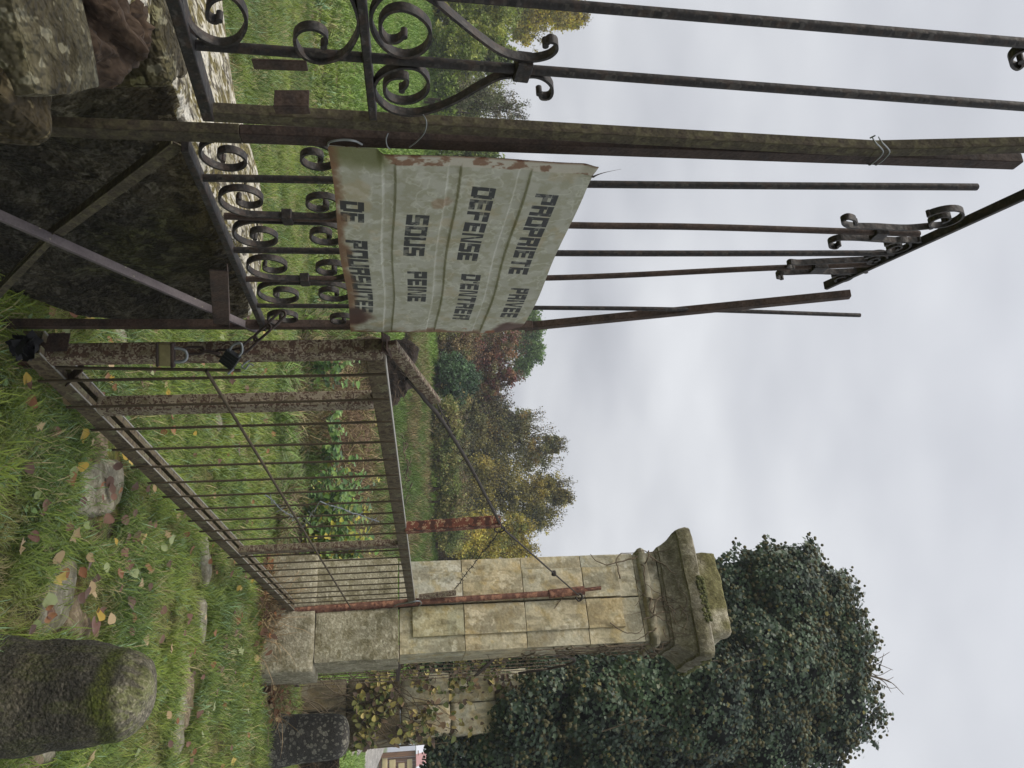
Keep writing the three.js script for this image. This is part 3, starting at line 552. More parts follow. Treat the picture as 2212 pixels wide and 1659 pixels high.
// ---- wires
{
  const P = (x, y, n) => { const q = GA.L(x, y, n); return V(GA.x0 + q[0] * GA.k / GA.l + n * GA.nx, q[1], -q[0] / GA.l + n * GA.nz); };
  single('wire', tube([P(914, 248, .03), P(921, 262, .05), P(918, 284, .055), P(902, 304, .05), P(884, 318, .034)], .0016, 5, 30), M.wire, 'thin grey wire looped over the two end posts above the sign corner', 'wire');
  single('wire', tube([P(838, 288, .028), P(834, 300, .04), P(836, 314, .045), P(842, 322, .03)], .0016, 5, 20), M.wire, 'short loop of thin wire at the upper left edge fold of the sign', 'wire');
  single('wire', tube([P(708, 316, .03), P(714, 306, .05), P(740, 302, .05), P(764, 304, .05), P(782, 312, .03)], .0028, 6, 24), M.wire, 'pale stiff wire bent over the lower left corner of the sign', 'wire');
  const w = [], mk = (o) => [P(1884 + o, 296, -.01), P(1890 + o, 306, .035), P(1908 + o, 328, .04), P(1900 + o, 340, .04), P(1880 + o, 356, .03), P(1876 + o, 352, -.01)];
  single('wire', join([tube(mk(0), .0018, 5, 30), tube(mk(14), .0018, 5, 30), rod(P(1880, 298, 0), P(1890, 293, .01), .0022, 5)]), M.wire, 'double wire binding the tops of the two end posts against the sky', 'wire');
}
// ================================================================ the low steel gate of tube, angle iron and ribbed rods
const GC = new Wall(smallGate.x0, smallGate.k);
const TILT = .05;
const SG = (() => {
  const s0 = GC.L(450, 757)[0], y0 = .1;
  const t = thing('steel_gate', 'low rusty steel gate of tubes and ribbed rods between sign and pillar', 'gate', V(GC.x0 + s0 * GC.k / GC.l, y0, -s0 / GC.l));
  t.rotation.set(0, GC.turn, TILT, 'YXZ');
  // picture point -> the gate's own tilted axes
  const ct = Math.cos(TILT), st = Math.sin(TILT);
  const P = (x, y, n = 0) => { const q = GC.L(x, y, n), a = q[0] - s0, b = q[1] - y0; return V(a * ct + b * st, -a * st + b * ct, n); };
  // the tubes
  const foot = P(85, 760), topN = P(826, 735), Ltop = P(905, 1300), Lbot = P(632, 1330);
  const H = topN.y, len = (Ltop.x + Lbot.x) / 2, yb = P(66, 806, .05).y + .05;
  const tubePost = (x, y0_, y1, w, d, m, label) => { const g = new RoundedBoxGeometry(w, y1 - y0_, d, 3, .014); const u = boxUV(g); u.translate(x, (y0_ + y1) / 2, 0); return part('post', u, m, t, label); };
  const x1 = P(500, 760).x;
  tubePost(x1, yb - .02, H - .002, .07, .072, M.rustPaint, 'rusty square tube end post');
  const s2 = P(500, 871).x; tubePost(s2, yb + .03, H - .075, .075, .075, M.paintRust, 'square tube with flaking cream paint');
  const s3 = P(700, 1181).x; tubePost(s3, yb + .03, H - .075, .08, .06, M.rustPaint);
  const sE = len; tubePost(sE, yb - .0, H - .075, .07, .06, M.rustPaint);
  // top rail: box section; pale strip on top paints in the sky reflection
  part('top_rail', beam(V(x1 - .04, H - .037, -.005), V(len + .04, H - .037, -.005), .05, .076, V(0, 0, 1), .004), M.railPaint, t, 'weathered top rail with greenish paint');
  part('painted_rail_glint', beam(V(x1 + .1, H + .003, -.004), V(len + .04, H + .003, -.004), .047, .004, V(0, 0, 1), .001), M.bare, t, 'pale strip painted as sky glint on the upper edge');
  // bottom rail: two angle irons with a gap between
  const angle = (z, f) => join([beam(V(x1 - .08, yb, z), V(len + .04, yb, z), .006, .075, V(0, 0, 1), .002), beam(V(x1 - .08, yb + .036, z - f * .017), V(len + .04, yb + .036, z - f * .017), .034, .005, V(0, 0, 1), .002)]);
  for (const z of [.034, -.06]) part('painted_rail_glint', beam(V(x1 - .08, yb + .0395, z), V(len + .04, yb + .0395, z), .007, .003, V(0, 0, 1), .0005), M.bare, t, 'pale strip painted as sky glint on the upper edge');  // thin pale strips: bright sky glint on both angle irons, done by colour
  part('bottom_rail', angle(.034, 1), M.railPaint, t, 'front angle iron of the bottom rail'); part('bottom_rail', angle(-.06, -1), M.railPaint, t, 'rear angle iron of the bottom rail');
  part('foot_plate', join([beam(V(x1 - .045, yb + .02, -.03), V(x1 - .045, yb + .12, -.03), .08, .005), beam(V(x1 + .2, yb + .02, .02), V(x1 + .06, yb + .14, .02), .05, .006)]), M.rustIron, t, 'rusty gusset at the foot of the end post');
  // ribbed rods, welded to the front of both rails
  const ribbed = (L, r) => {   // rod along y from 0 with slanting ribs
    const N = Math.round(L / .008), S = 7, pos = [], idx = [];
    for (let j = 0; j <= N; j++) for (let i = 0; i < S; i++) { const a = i / S * 6.2832, rr = r * (1 + ((j + (i > 3 ? 1 : 0)) % 2 ? .17 : -.06)); pos.push(Math.cos(a) * rr, L * j / N + .003 * Math.sin(a), Math.sin(a) * rr); if (j < N) { const p = j * S + i, q = j * S + (i + 1) % S; idx.push(p, p + S, q, q, p + S, q + S); } }
    const g = new THREE.BufferGeometry(); g.setAttribute('position', new THREE.Float32BufferAttribute(pos, 3)); g.setIndex(idx); g.computeVertexNormals(); return boxUV(g);
  };
  const r0 = ribbed(H - yb + .055, .0061);
  for (let i = 0; i < 21; i++) {
    if (i === 11) continue;
    const d = 3.35 + .2363 * i, x = d * GC.l - s0 + TILT * .6 - .02, o = part('rod', r0, M.rebar, t); o.position.set(x, yb - .052, .045 + .0068);
    o.rotation.z = Math.sin(i * 7.3) * .006;
  }
  const m0 = P(445, 800, .064), m1 = P(757, 1312, .064), ml = m1.clone().sub(m0), mr = ribbed(ml.length(), .0068); mr.applyQuaternion(new THREE.Quaternion().setFromUnitVectors(V(0, 1, 0), ml.clone().normalize())); mr.translate(m0.x, m0.y, m0.z);
  part('cross_rod', mr, M.rebar, t);
  // latch rod beside the end post
  const la = P(-30, 792, .02), lb = P(520, 800, .05); part('latch_rod', rod(la, lb, .007, 8), M.rebar, t); 
  const k0 = P(130, 779, .03), k1 = P(190, 779, .03); part('latch_ear', beam(k0, k1, .006, .04, V(0, 0, 1)), M.rustIron, t);
  // upright carrying the stay cable, and the loose arm at the near end
  M.mastRust = surf(256, .4, (x, y) => { let c = mix3([104, 58, 46], [130, 78, 60], tf(x, y, 12, 4, 1603)); c = mix3(c, [170, 142, 112], smooth(.56, .64, tf(x, y, 16, 3, 1611) * .5 + tf(x, y, 50, 2, 1615) * .5)); return mix3(c, [66, 42, 36], smooth(.55, .65, tf(x, y, 9, 4, 1621)) * .8); }, null, 0, .85);
  const eb = P(885, 1140), et = P(1082, 1126); part('mast', beam(V(eb.x, H - .005, 0), et, .075, .1, V(0, 0, 1), .012), M.mastRust, t, 'rust red flat mast standing on the top rail');
  const ab = P(842, 742, .01), ae = P(940, 868, .01); part('brace_arm', beam(ab, ae, .03, .058, V(0, 0, 1), .008), M.rustPaint, t, 'rusty arm sloping up from the near post');
  part('bracket', join([beam(P(824, 738, .0), P(842, 748, .0), .09, .006, V(0, 0, 1)), beam(P(834, 742, .02), P(846, 764, .02), .05, .004, V(0, 0, 1))]), tint(M.rustIron, { color: new THREE.Color(1.6, 1.6, 1.6) }), t);
  return { t, P, x1, H, yb, len, W: (x, y, n = 0) => t.localToWorld(P(x, y, n)), toW: (v) => t.localToWorld(v.clone()) };
})();
scene.updateMatrixWorld(true);
// hinge post of red pipe standing against the pillar
const HINGE = (() => {
  const t = thing('hinge_post', 'rust red pipe standing against the pillar face, carrying the low gate', 'post', V(2.42, .1, -8.57));
  const foot = V(0, 0, 0), W = (x, y) => at(x, y, 8.55).sub(t.position);
  const a = W(585, 1323), b = W(905, 1300), c = W(1190, 1282), d = W(1298, 1270);
  part('pipe', join([rod(a, b, .042, 12), rod(b, c, .034, 12)]), M.redRust, t);
  part('socket', rod(W(1186, 1283), W(1262, 1275), .05, 12), M.redRust, t, 'thicker sleeve at the head of the pipe');
  part('rod', rod(W(1255, 1275), d, .022, 8), M.redRust, t);
  const st = at(905, 1290, 8.5).sub(t.position), s1 = at(985, 1280, 8.5).sub(t.position); part('stub', beam(st, s1, .06, .05), M.rustPaint, t);
  part('hook', tube([at(1243, 1290, 8.45), at(1250, 1298, 8.44), at(1258, 1292, 8.44), at(1254, 1282, 8.46), at(1246, 1284, 8.45)].map((p) => p.sub(t.position)), .012, 6, 24), M.darkWire, t);
  return t;
})();
// stay cable, second rod, barbed wires
{
  const tip = SG.W(941, 868, .02), mast = SG.W(1085, 1140, .02), eye = at(1250, 1286, 8.46);
  const sag = (a, b, s, n = 8) => [...Array(n + 1)].map((_, i) => { const q = a.clone().lerp(b, i / n); q.y -= s * Math.sin(Math.PI * i / n); return q; });
  const ring = (c, r) => { const g = new THREE.TorusGeometry(r, .006, 6, 16); g.rotateY(.8); g.translate(c.x, c.y, c.z); return boxUV(g); };
  const knots = [...sag(mast, eye, 0, 2)][1].clone().lerp(eye, .15);
  const wob = (a, b, n, amp, sd) => { const r = rng(sd); return [...Array(n + 1)].map((_, i) => a.clone().lerp(b, i / n).add(V((r() - .5) * amp, (r() - .5) * amp, (r() - .5) * amp))); };
  const clip = (c) => rock(.06, .05, .05, { seg: 3, amp: .01, seed: 4 }).translate(c.x, c.y, c.z);
  single('stay_cable', join([tube(sag(mast, eye, .0), .008, 6, 30), ring(mast.clone().add(V(.01, -.02, 0)), .04), clip(knots)]), M.darkWire, 'stay cable from the mast top up to the hinge post on the pillar', 'cable');
  single('stay_rod', join([tube([SG.W(878, 818, .0), SG.W(905, 845, .02), SG.W(918, 864, .03), SG.W(940, 888, .03), SG.W(1000, 980, .03), mast], .0105, 7, 40)]), M.darkWire, 'dark bent stay rod sloping from the low gate rail up to the mast', 'rod');
  const barb = (a, b, n, sd) => { const p = wob(a, b, n * 2, .012, sd), r = rng(sd + 1), l = [tube(p, .0034, 5, n * 6)]; for (let i = 1; i < n * 2; i++) { for (let k = 0; k < 2; k++) { const d = V(r() - .5, r() - .5, r() - .5).normalize().multiplyScalar(.03); l.push(rod(p[i].clone().sub(d), p[i].clone().add(d), .0024, 4)); } } return join(l); };
  single('barbed_wire', barb(tip, mast, 9, 31), M.darkWire, 'twisted barbed wire from the loose arm tip to the mast top', 'barbed wire');
  single('barbed_wire', barb(at(982, 1272, 8.44), mast, 12, 41), M.darkWire, 'barbed wire running down from the mast top to the stub by the pillar', 'barbed wire');
  const a1 = SG.W(575, 1080, .07), a2 = SG.W(700, 1165, .07), a3 = SG.W(650, 1110, .07);
  single('barbed_wire', join([barb(SG.W(575, 1070, .07), SG.W(655, 1138, .05), 4, 51), barb(SG.W(690, 1082, .07), SG.W(820, 1128, .07), 4, 61), barb(SG.W(655, 1138, .05), SG.W(690, 1082, .07), 2, 71)]), M.wire, 'tangle of grey barbed wire hanging on the middle rods of the low gate', 'barbed wire');
  single('wire', tube([SG.W(848, 1312, .03), SG.W(862, 1305, .06), SG.W(880, 1302, .07), SG.W(902, 1298, .06), SG.W(910, 1303, .05), SG.W(904, 1310, .04)], .007, 6, 30), M.wire, 'pale wire tying the far end of the low gate to the hinge post', 'wire');
}
// torn black plastic at the foot of the near post
{
  const c = SG.W(55, 752, .04), r = rng(8), l = [];
  for (let i = 0; i < 9; i++) { const g = new THREE.PlaneGeometry(.07, .055, 4, 3), p = g.attributes.position; for (let k = 0; k < p.count; k++) p.setZ(k, .02 * Math.sin(p.getX(k) * 60 + i) + .015 * (r() - .5)); g.rotateX(r() * 3); g.rotateY(r() * 3); g.translate(c.x + (r() - .5) * .05, c.y + .0 + (r() - .5) * .07, c.z + (r() - .5) * .05); g.computeVertexNormals(); l.push(boxUV(g)); }
  single('plastic_wrap', join(l), flatMat(0x151517, .85), 'torn black plastic wrapped round the foot of the square gate post', 'plastic wrap');
}
// chain with two padlocks
{
  const link = (a, b, roll) => { // long oval link from a to b
    const L = a.distanceTo(b) + .012, w = .013, pts = []; for (let i = 0; i < 20; i++) { const q = i / 20 * 6.2832, cx = Math.cos(q), sx = Math.sin(q); pts.push(V(sx * w, cx * w + Math.sign(cx) * (L / 2 - w), 0)); }
    const g = new THREE.TubeGeometry(new THREE.CatmullRomCurve3(pts, true), 40, .0052, 6, true); const u = boxUV(g); u.rotateY(roll);
    u.applyQuaternion(new THREE.Quaternion().setFromUnitVectors(V(0, 1, 0), b.clone().sub(a).normalize())); const m = a.clone().add(b).multiplyScalar(.5); u.translate(m.x, m.y, m.z); return u;
  };
  const C = (x, y, n) => { const q = GA.L(x, y, n); return V(GA.x0 + q[0] * GA.k / GA.l + n * GA.nx, q[1], -q[0] / GA.l + n * GA.nz); };
  const D = (x, y, d) => at(x, y, d);
  const path = [D(612, 676, 3.02), D(582, 706, 3.02), D(552, 732, 3.05), D(524, 757, 3.06), D(500, 764, 3.08), D(470, 763, 3.1), D(438, 757, 3.1), D(404, 757, 3.1)];
  const t = thing('chain', 'rusty steel chain from the broken gate scroll down to the brass padlock', 'chain', path[path.length - 1]);
  for (let i = 0; i < path.length - 1; i++) part('link', link(path[i].clone().sub(t.position), path[i + 1].clone().sub(t.position), i % 2 ? 1.4 : .2), M.chain, t);
  const k = thing('padlock', 'weathered brass padlock hanging on the square gate post', 'padlock', D(358, 766, 3.09));
  const body = new RoundedBoxGeometry(.088, .05, .03, 3, .008); const bump = new RoundedBoxGeometry(.096, .012, .036, 2, .004); bump.translate(0, .026, 0); part('rim', boxUV(bump), M.rustIron, k); const cap = new RoundedBoxGeometry(.092, .01, .034, 2, .003); cap.translate(0, -.027, 0); part('rim', boxUV(cap), M.chain, k);
  part('body', boxUV(body), surf(128, .1, (x, y) => mix3([112, 104, 70], [150, 142, 104], tf(x, y, 6, 4, 1003)), null, 0, .5, { metalness: .4 }), k);
  const sh = new THREE.TubeGeometry(new THREE.CatmullRomCurve3([V(-.026, .02, 0), V(-.026, .05, 0), V(-.018, .07, 0), V(0, .077, 0), V(.018, .07, 0), V(.026, .05, 0), V(.026, .02, 0)]), 30, .006, 8); part('shackle', boxUV(sh), M.wire, k); k.rotation.y = .2; k.rotation.z = -.04;
  const bp = D(497, 776, 3.03), b = thing('padlock', 'black laminated padlock hanging askew from the chain between the posts', 'padlock', bp);
  const bl = []; for (let i = 0; i < 5; i++) { const g = new RoundedBoxGeometry(.058, .0115, .03, 2, .002); g.translate(0, -.024 + i * .012, 0); bl.push(boxUV(g)); }
  part('body', join(bl), new THREE.MeshStandardMaterial({ color: 0x1c2024, roughness: .4, metalness: .3 }), b);
  const s2 = new THREE.TubeGeometry(new THREE.CatmullRomCurve3([V(-.02, .03, 0), V(-.02, .055, 0), V(0, .078, 0), V(.02, .055, 0), V(.02, .03, 0)]), 24, .0045, 8); part('shackle', boxUV(s2), M.wire, b); b.rotation.set(.2, .3, .9);
  const kp = D(528, 786, 3.0); const ks = thing('key_tag', 'bent shiny wire hook dangling under the black padlock', 'wire hook', kp); part('hook', tube([D(540, 778, 3), D(530, 784, 3), D(522, 792, 3), D(530, 797, 2.99), D(540, 786, 2.99), D(548, 790, 2.99)].map((p) => p.sub(kp)), .003, 6, 24), M.wire, ks); part('hook', tube([D(505, 797, 3), D(498, 803, 3), D(492, 808, 3)].map((p) => p.sub(kp)), .0042, 6, 10), M.wire, ks);
}
// ================================================================ the big wall end behind the iron gates
const STONE_PAINT = (seed, base = [1, 1, 1], moss = [.62, .66, .3], amt = .6) => (p, n) => {
  const f = fbm3(p.x * 2.1 + seed, p.y * 2.1, p.z * 2.1 - seed, 4), k = .9 + .5 * f; let c = base.map((v) => v * k);
  const m = smooth(.0, .22, fbm3(p.x * 4 - seed, p.y * 4 + 3, p.z * 4, 4) + .12 * n.y); return mix3(c, moss.map((v) => v * (.8 + .5 * f)), m * amt);
};
{
  // local axes of the leaf plane: x along the gate, z towards the camera
  const s0 = GA.L(300, 320)[0], t = thing('stone_wall', 'massive dark mossy stone wall end behind the iron gates with a pale lichened top', 'wall', V(GA.x0 + s0 * GA.k / GA.l, 0, -s0 / GA.l), GA.turn);
  // body: a rough slab of rock, its top broad and flat, right end rounded
  const sEnd = GA.L(330, 648, -.3)[0] - s0, L = sEnd + 1.5, Hh = .97, D = .62;
  let g = new THREE.BoxGeometry(2, 2, 2, 60, 26, 22); g.deleteAttribute('uv'); g.deleteAttribute('normal'); g = mergeVertices(g, 1e-4);
  const p = g.attributes.position, a = V();
  for (let i = 0; i < p.count; i++) {
    a.fromBufferAttribute(p, i); const q = Math.pow(Math.abs(a.x) ** 10 + Math.abs(a.y) ** 10 + Math.abs(a.z) ** 10, .1); a.multiplyScalar(lerp(1, 1 / q, .9));
    let x = sEnd - L / 2 + a.x * L / 2, y = Hh / 2 + a.y * Hh / 2, z = -.44 + a.z * D / 2;
    z -= (a.z < 0 ? 1 : .0) * (.42 * smooth(.75, -.1, x) - .06);                       // thicker to the left
    if (a.x > 0) x -= .13 * (1 - smooth(-1, .1, a.y)) * smooth(.5, 1, a.x);      // undercut foot at the right end
    const n = fbm3(x * 1.6, y * 1.6 + 4, z * 1.6, 4), m = fbm3(x * 6, y * 8, z * 6 + 2, 4);
    x += .05 * n * Math.abs(a.x); y += (a.y > 0 ? 1 : .3) * (.035 * n + .022 * m) - .05 * smooth(.6, 1, a.x) * (a.y > 0 ? 1 : 0); z += .08 * n + .045 * m;
    p.setXYZ(i, x, y, z);
  }
  g.computeVertexNormals(); g = boxUV(g);
  paint(g, (v, n) => {
    const f = fbm3(v.x * 3, v.y * 9, v.z * 3, 4), up = smooth(.45, .8, n.y);
    let side = mix3([.05, .048, .042], [.16, .15, .125], clamp(.45 + f * 1.6)); side = mix3(side, [.1, .11, .04], smooth(.05, .3, fbm3(v.x * 2.4 + 8, v.y * 2.4, v.z * 2.4, 4)) * .7); side = mix3(side, [.18, .14, .06], smooth(.78, .95, v.y) * .5); side = mix3(side, [.26, .235, .19], smooth(.2, -.3, v.x) * smooth(.35, .75, v.y + .2 * f) * .8);
    // the trodden top: bands of bare pale stone, lichen and moss along its length
    const b = fbm3(v.x * 2.2, 3, v.z * 14, 4), bb = fbm3(v.x * 6 + 5, 1, v.z * 20, 3); let top = mix3([.62, .6, .52], [1.05, 1.02, .93], clamp(.55 + b * 1.6)); top = mix3(top, [.36, .36, .14], smooth(.04, .2, b + .6 * bb) * .85); top = mix3(top, [.24, .22, .18], smooth(.12, .28, bb) * .7);
    top = mix3(top, [.5, .5, .16], smooth(.1, -.1, v.x) * smooth(-.1, .2, fbm3(v.x * 5, 2, v.z * 5, 3) + .08) * .7);
    return mix3(side, top, up);
  });
  // split off the upward faces as the worn top
  const up = [], down = [], P0 = g.attributes.position, Nn = g.attributes.normal; for (let i = 0; i < P0.count; i += 3) { const ny = (Nn.getY(i) + Nn.getY(i + 1) + Nn.getY(i + 2)) / 3; (ny > .62 ? up : down).push(i, i + 1, i + 2); }
  const pick = (l, col) => { const q = new THREE.BufferGeometry(); for (const k of ['position', 'normal', 'uv', ...(col ? ['color'] : [])]) { const A = g.attributes[k], s = A.itemSize, a = new Float32Array(l.length * s); l.forEach((v, i) => { for (let j = 0; j < s; j++) a[i * s + j] = A.array[v * s + j]; }); q.setAttribute(k, new THREE.BufferAttribute(a, s)); } return q; };
  part('wall_face', pick(down, true), M.darkStone, t); part('wall_top', pick(up, false), M.wallTop, t, 'pale lichened top with streaks of moss');
  // fallen blocks piled against its near end, seen at the foot of the left leaf
  const blk = (x, y, d, w, h, dp, turn, name, label, m, seed, tiltz = 0, o = {}) => {
    const c = at(x, y, d), q = rock(w, h, dp, { seg: 14, round: .12, amp: .022, freq: 5, seed, ...o }); paint(q, STONE_PAINT(seed, o.base || [1.2, 1.15, .98], [.3, .3, .12], o.moss ?? .5));
    const e = single(name, q, m, label, 'stone'); e.position.copy(c); e.rotation.set(o.rx || 0, turn, tiltz); return e;
  };
  blk(-62, -30, 1.5, .36, .26, .26, .42, 'stone_block', 'squared grey stone block with a broken pale corner at the lower left corner', M.darkStone, 5, .05, { base: [.27, .265, .21], round: .05, rx: .1, amp: .014 });
  blk(-330, -20, 1.5, .36, .3, .3, .3, 'stone_block', 'lower dark stone block under the squared block at the left edge', M.darkStone, 9, 0, { base: [.14, .135, .12] });
  blk(205, 18, 1.78, .22, .17, .2, 1.1, 'root_clod', 'brown fibrous clod of dead moss on the stones left of the wall end', tint(M.dirt, { vertexColors: true }), 14, .2, { base: [.62, .57, .5], moss: .05, round: .6, amp: .07, freq: 11 });
  blk(180, 78, 1.76, .11, .13, .13, .3, 'root_clod', 'smaller brown clod of dead moss below the bigger one', tint(M.dirt, { vertexColors: true }), 17, .2, { base: [.52, .48, .42], moss: .05, round: .6, amp: .07, freq: 12 });
  blk(300, 62, 2.0, .26, .16, .24, .5, 'stone', 'grey rounded stone with yellow moss under the left end of the gate rail', M.darkStone, 22, .1, { base: [.34, .33, .31], round: .3, moss: .8 });
  blk(-12, 188, 1.5, .16, .16, .16, 1.3, 'stone', 'small mossy stone below the squared block, beside the dark wall face', M.darkStone, 27, .2, { base: [.24, .21, .14], moss: .9, round: .3 });
}

// ================================================================ the two guard stones
{
  const A = at(0, 1505, 3.15); A.y = 0;
  const prof = [[.0, -.1], [.225, -.1], [.22, .15], [.206, .33], [.19, .46], [.168, .545], [.125, .6], [.07, .622], [.0, .626]];
  const dense = (pr) => { const c = new THREE.CatmullRomCurve3(pr.map((q) => V(q[0], q[1], 0)), false, 'centripetal'); return c.getPoints(70).map((q) => [Math.max(0, q.x), q.y]); };
  const g = drum(dense(prof), 90, .1, 3.6, 3, [1, .92]);
  paint(g, (p, n) => {
    const f = fbm3(p.x * 5, p.y * 5, p.z * 5, 4), f2 = fbm3(p.x * 12 + 3, p.y * 12, p.z * 12, 3), h = p.y; let c = [1 + f * .7, 1 + f * .7, .98 + f * .65];
    c = mix3(c, [3.0, 3.05, 2.85], smooth(.5, .6, h + .02 + .1 * f2) * .85);                                        // bleached lichen on the crown
    const ring = smooth(.05, .015, Math.abs(h - .5 - .06 * f - .05 * p.x)) ; c = mix3(c, [.85, 1.05, .26], Math.max(ring, smooth(.08, .22, fbm3(p.x * 4 - 4, p.y * 3, p.z * 4, 4) + (h > .42 ? .05 : -.2)) * .75));
    return mix3(c, [1.5, 1.45, 1.3], smooth(.08, .26, fbm3(p.x * 3 + 9, p.y * 13, p.z * 3, 4)) * .65);
  });
  const o = single('guard_stone', g, M.granite, 'tall dark rounded guard stone, nearest at the lower right, mossy and lichened at its crown', 'guard stone', 'guard stones'); o.position.copy(A); o.scale.set(.96, .95, .96); o.rotation.set(-.03, 2.2, .045);
  landmarks.push([A, 'tall near guard stone']); bareSpots.push([A.x, A.z, .3]);
  const B = onGround(578, 1600); const pb = [[0, -.1], [.27, -.1], [.265, .3], [.25, .6], [.235, .78], [.2, .86], [.12, .9], [0, .905]];
  const h = drum(dense(pb), 48, .05, 2.6, 8);
  paint(h, (p) => { const f = fbm3(p.x * 4, p.y * 4, p.z * 4, 4), s = fbm3(p.x * 9 + 5, p.y * 9, p.z * 9, 4); let c = [.62 + f * .4, .64 + f * .4, .66 + f * .4]; return mix3(c, [1.8, 1.75, 1.6], smooth(.84, .9, p.y) * .6); });
  const q = single('guard_stone', h, M.lichenGranite, 'far guard stone with pale lichen spots standing before the dark vine covered pier', 'guard stone', 'guard stones'); q.position.copy(B); q.rotation.set(.02, 1.1, .03);
  landmarks.push([B, 'far guard stone']); bareSpots.push([B.x, B.z, .3]);
}

// ================================================================ gate pillar
function shiftUV(g, k) { const u = g.attributes.uv; for (let i = 0; i < u.count; i++) u.setXY(i, u.getX(i) + k * 1.7, u.getY(i) + k); return g; }
function stoneBox(w, h, d, r, amp, seed) {   // dressed block: crisp arrises, faintly uneven faces, a few chipped edges
  let g = new THREE.BoxGeometry(w, h, d, Math.max(2, Math.round(w / .05)), Math.max(2, Math.round(h / .05)), Math.max(2, Math.round(d / .09))); g.deleteAttribute('uv'); g.deleteAttribute('normal'); g = mergeVertices(g, 1e-5);
  const p = g.attributes.position, a = V();
  for (let i = 0; i < p.count; i++) {
    a.fromBufferAttribute(p, i); const ex = w / 2 - Math.abs(a.x) < 1e-4, ey = h / 2 - Math.abs(a.y) < 1e-4, ez = d / 2 - Math.abs(a.z) < 1e-4, e = ex + ey + ez, chip = e > 1 ? r * (.5 + 2.4 * Math.max(0, fbm3(a.x * 6 + seed, a.y * 6, a.z * 6, 3))) : 0, n = amp * 2 * fbm3(a.x * 5 + seed, a.y * 5 - seed, a.z * 5, 3);
    if (ex) a.x -= Math.sign(a.x) * (chip - (e > 1 ? 0 : n)); if (ey) a.y -= Math.sign(a.y) * (chip - (e > 1 ? 0 : n)) * (e > 1 && !ez ? .6 : 1); if (ez) a.z -= Math.sign(a.z) * (chip - (e > 1 ? 0 : n)); p.setXYZ(i, a.x, a.y, a.z);
  }
  return toCreasedNormals(g.toNonIndexed(), .5);
}
const PT = -.541, PB = V(2.467, .05, -8.6);
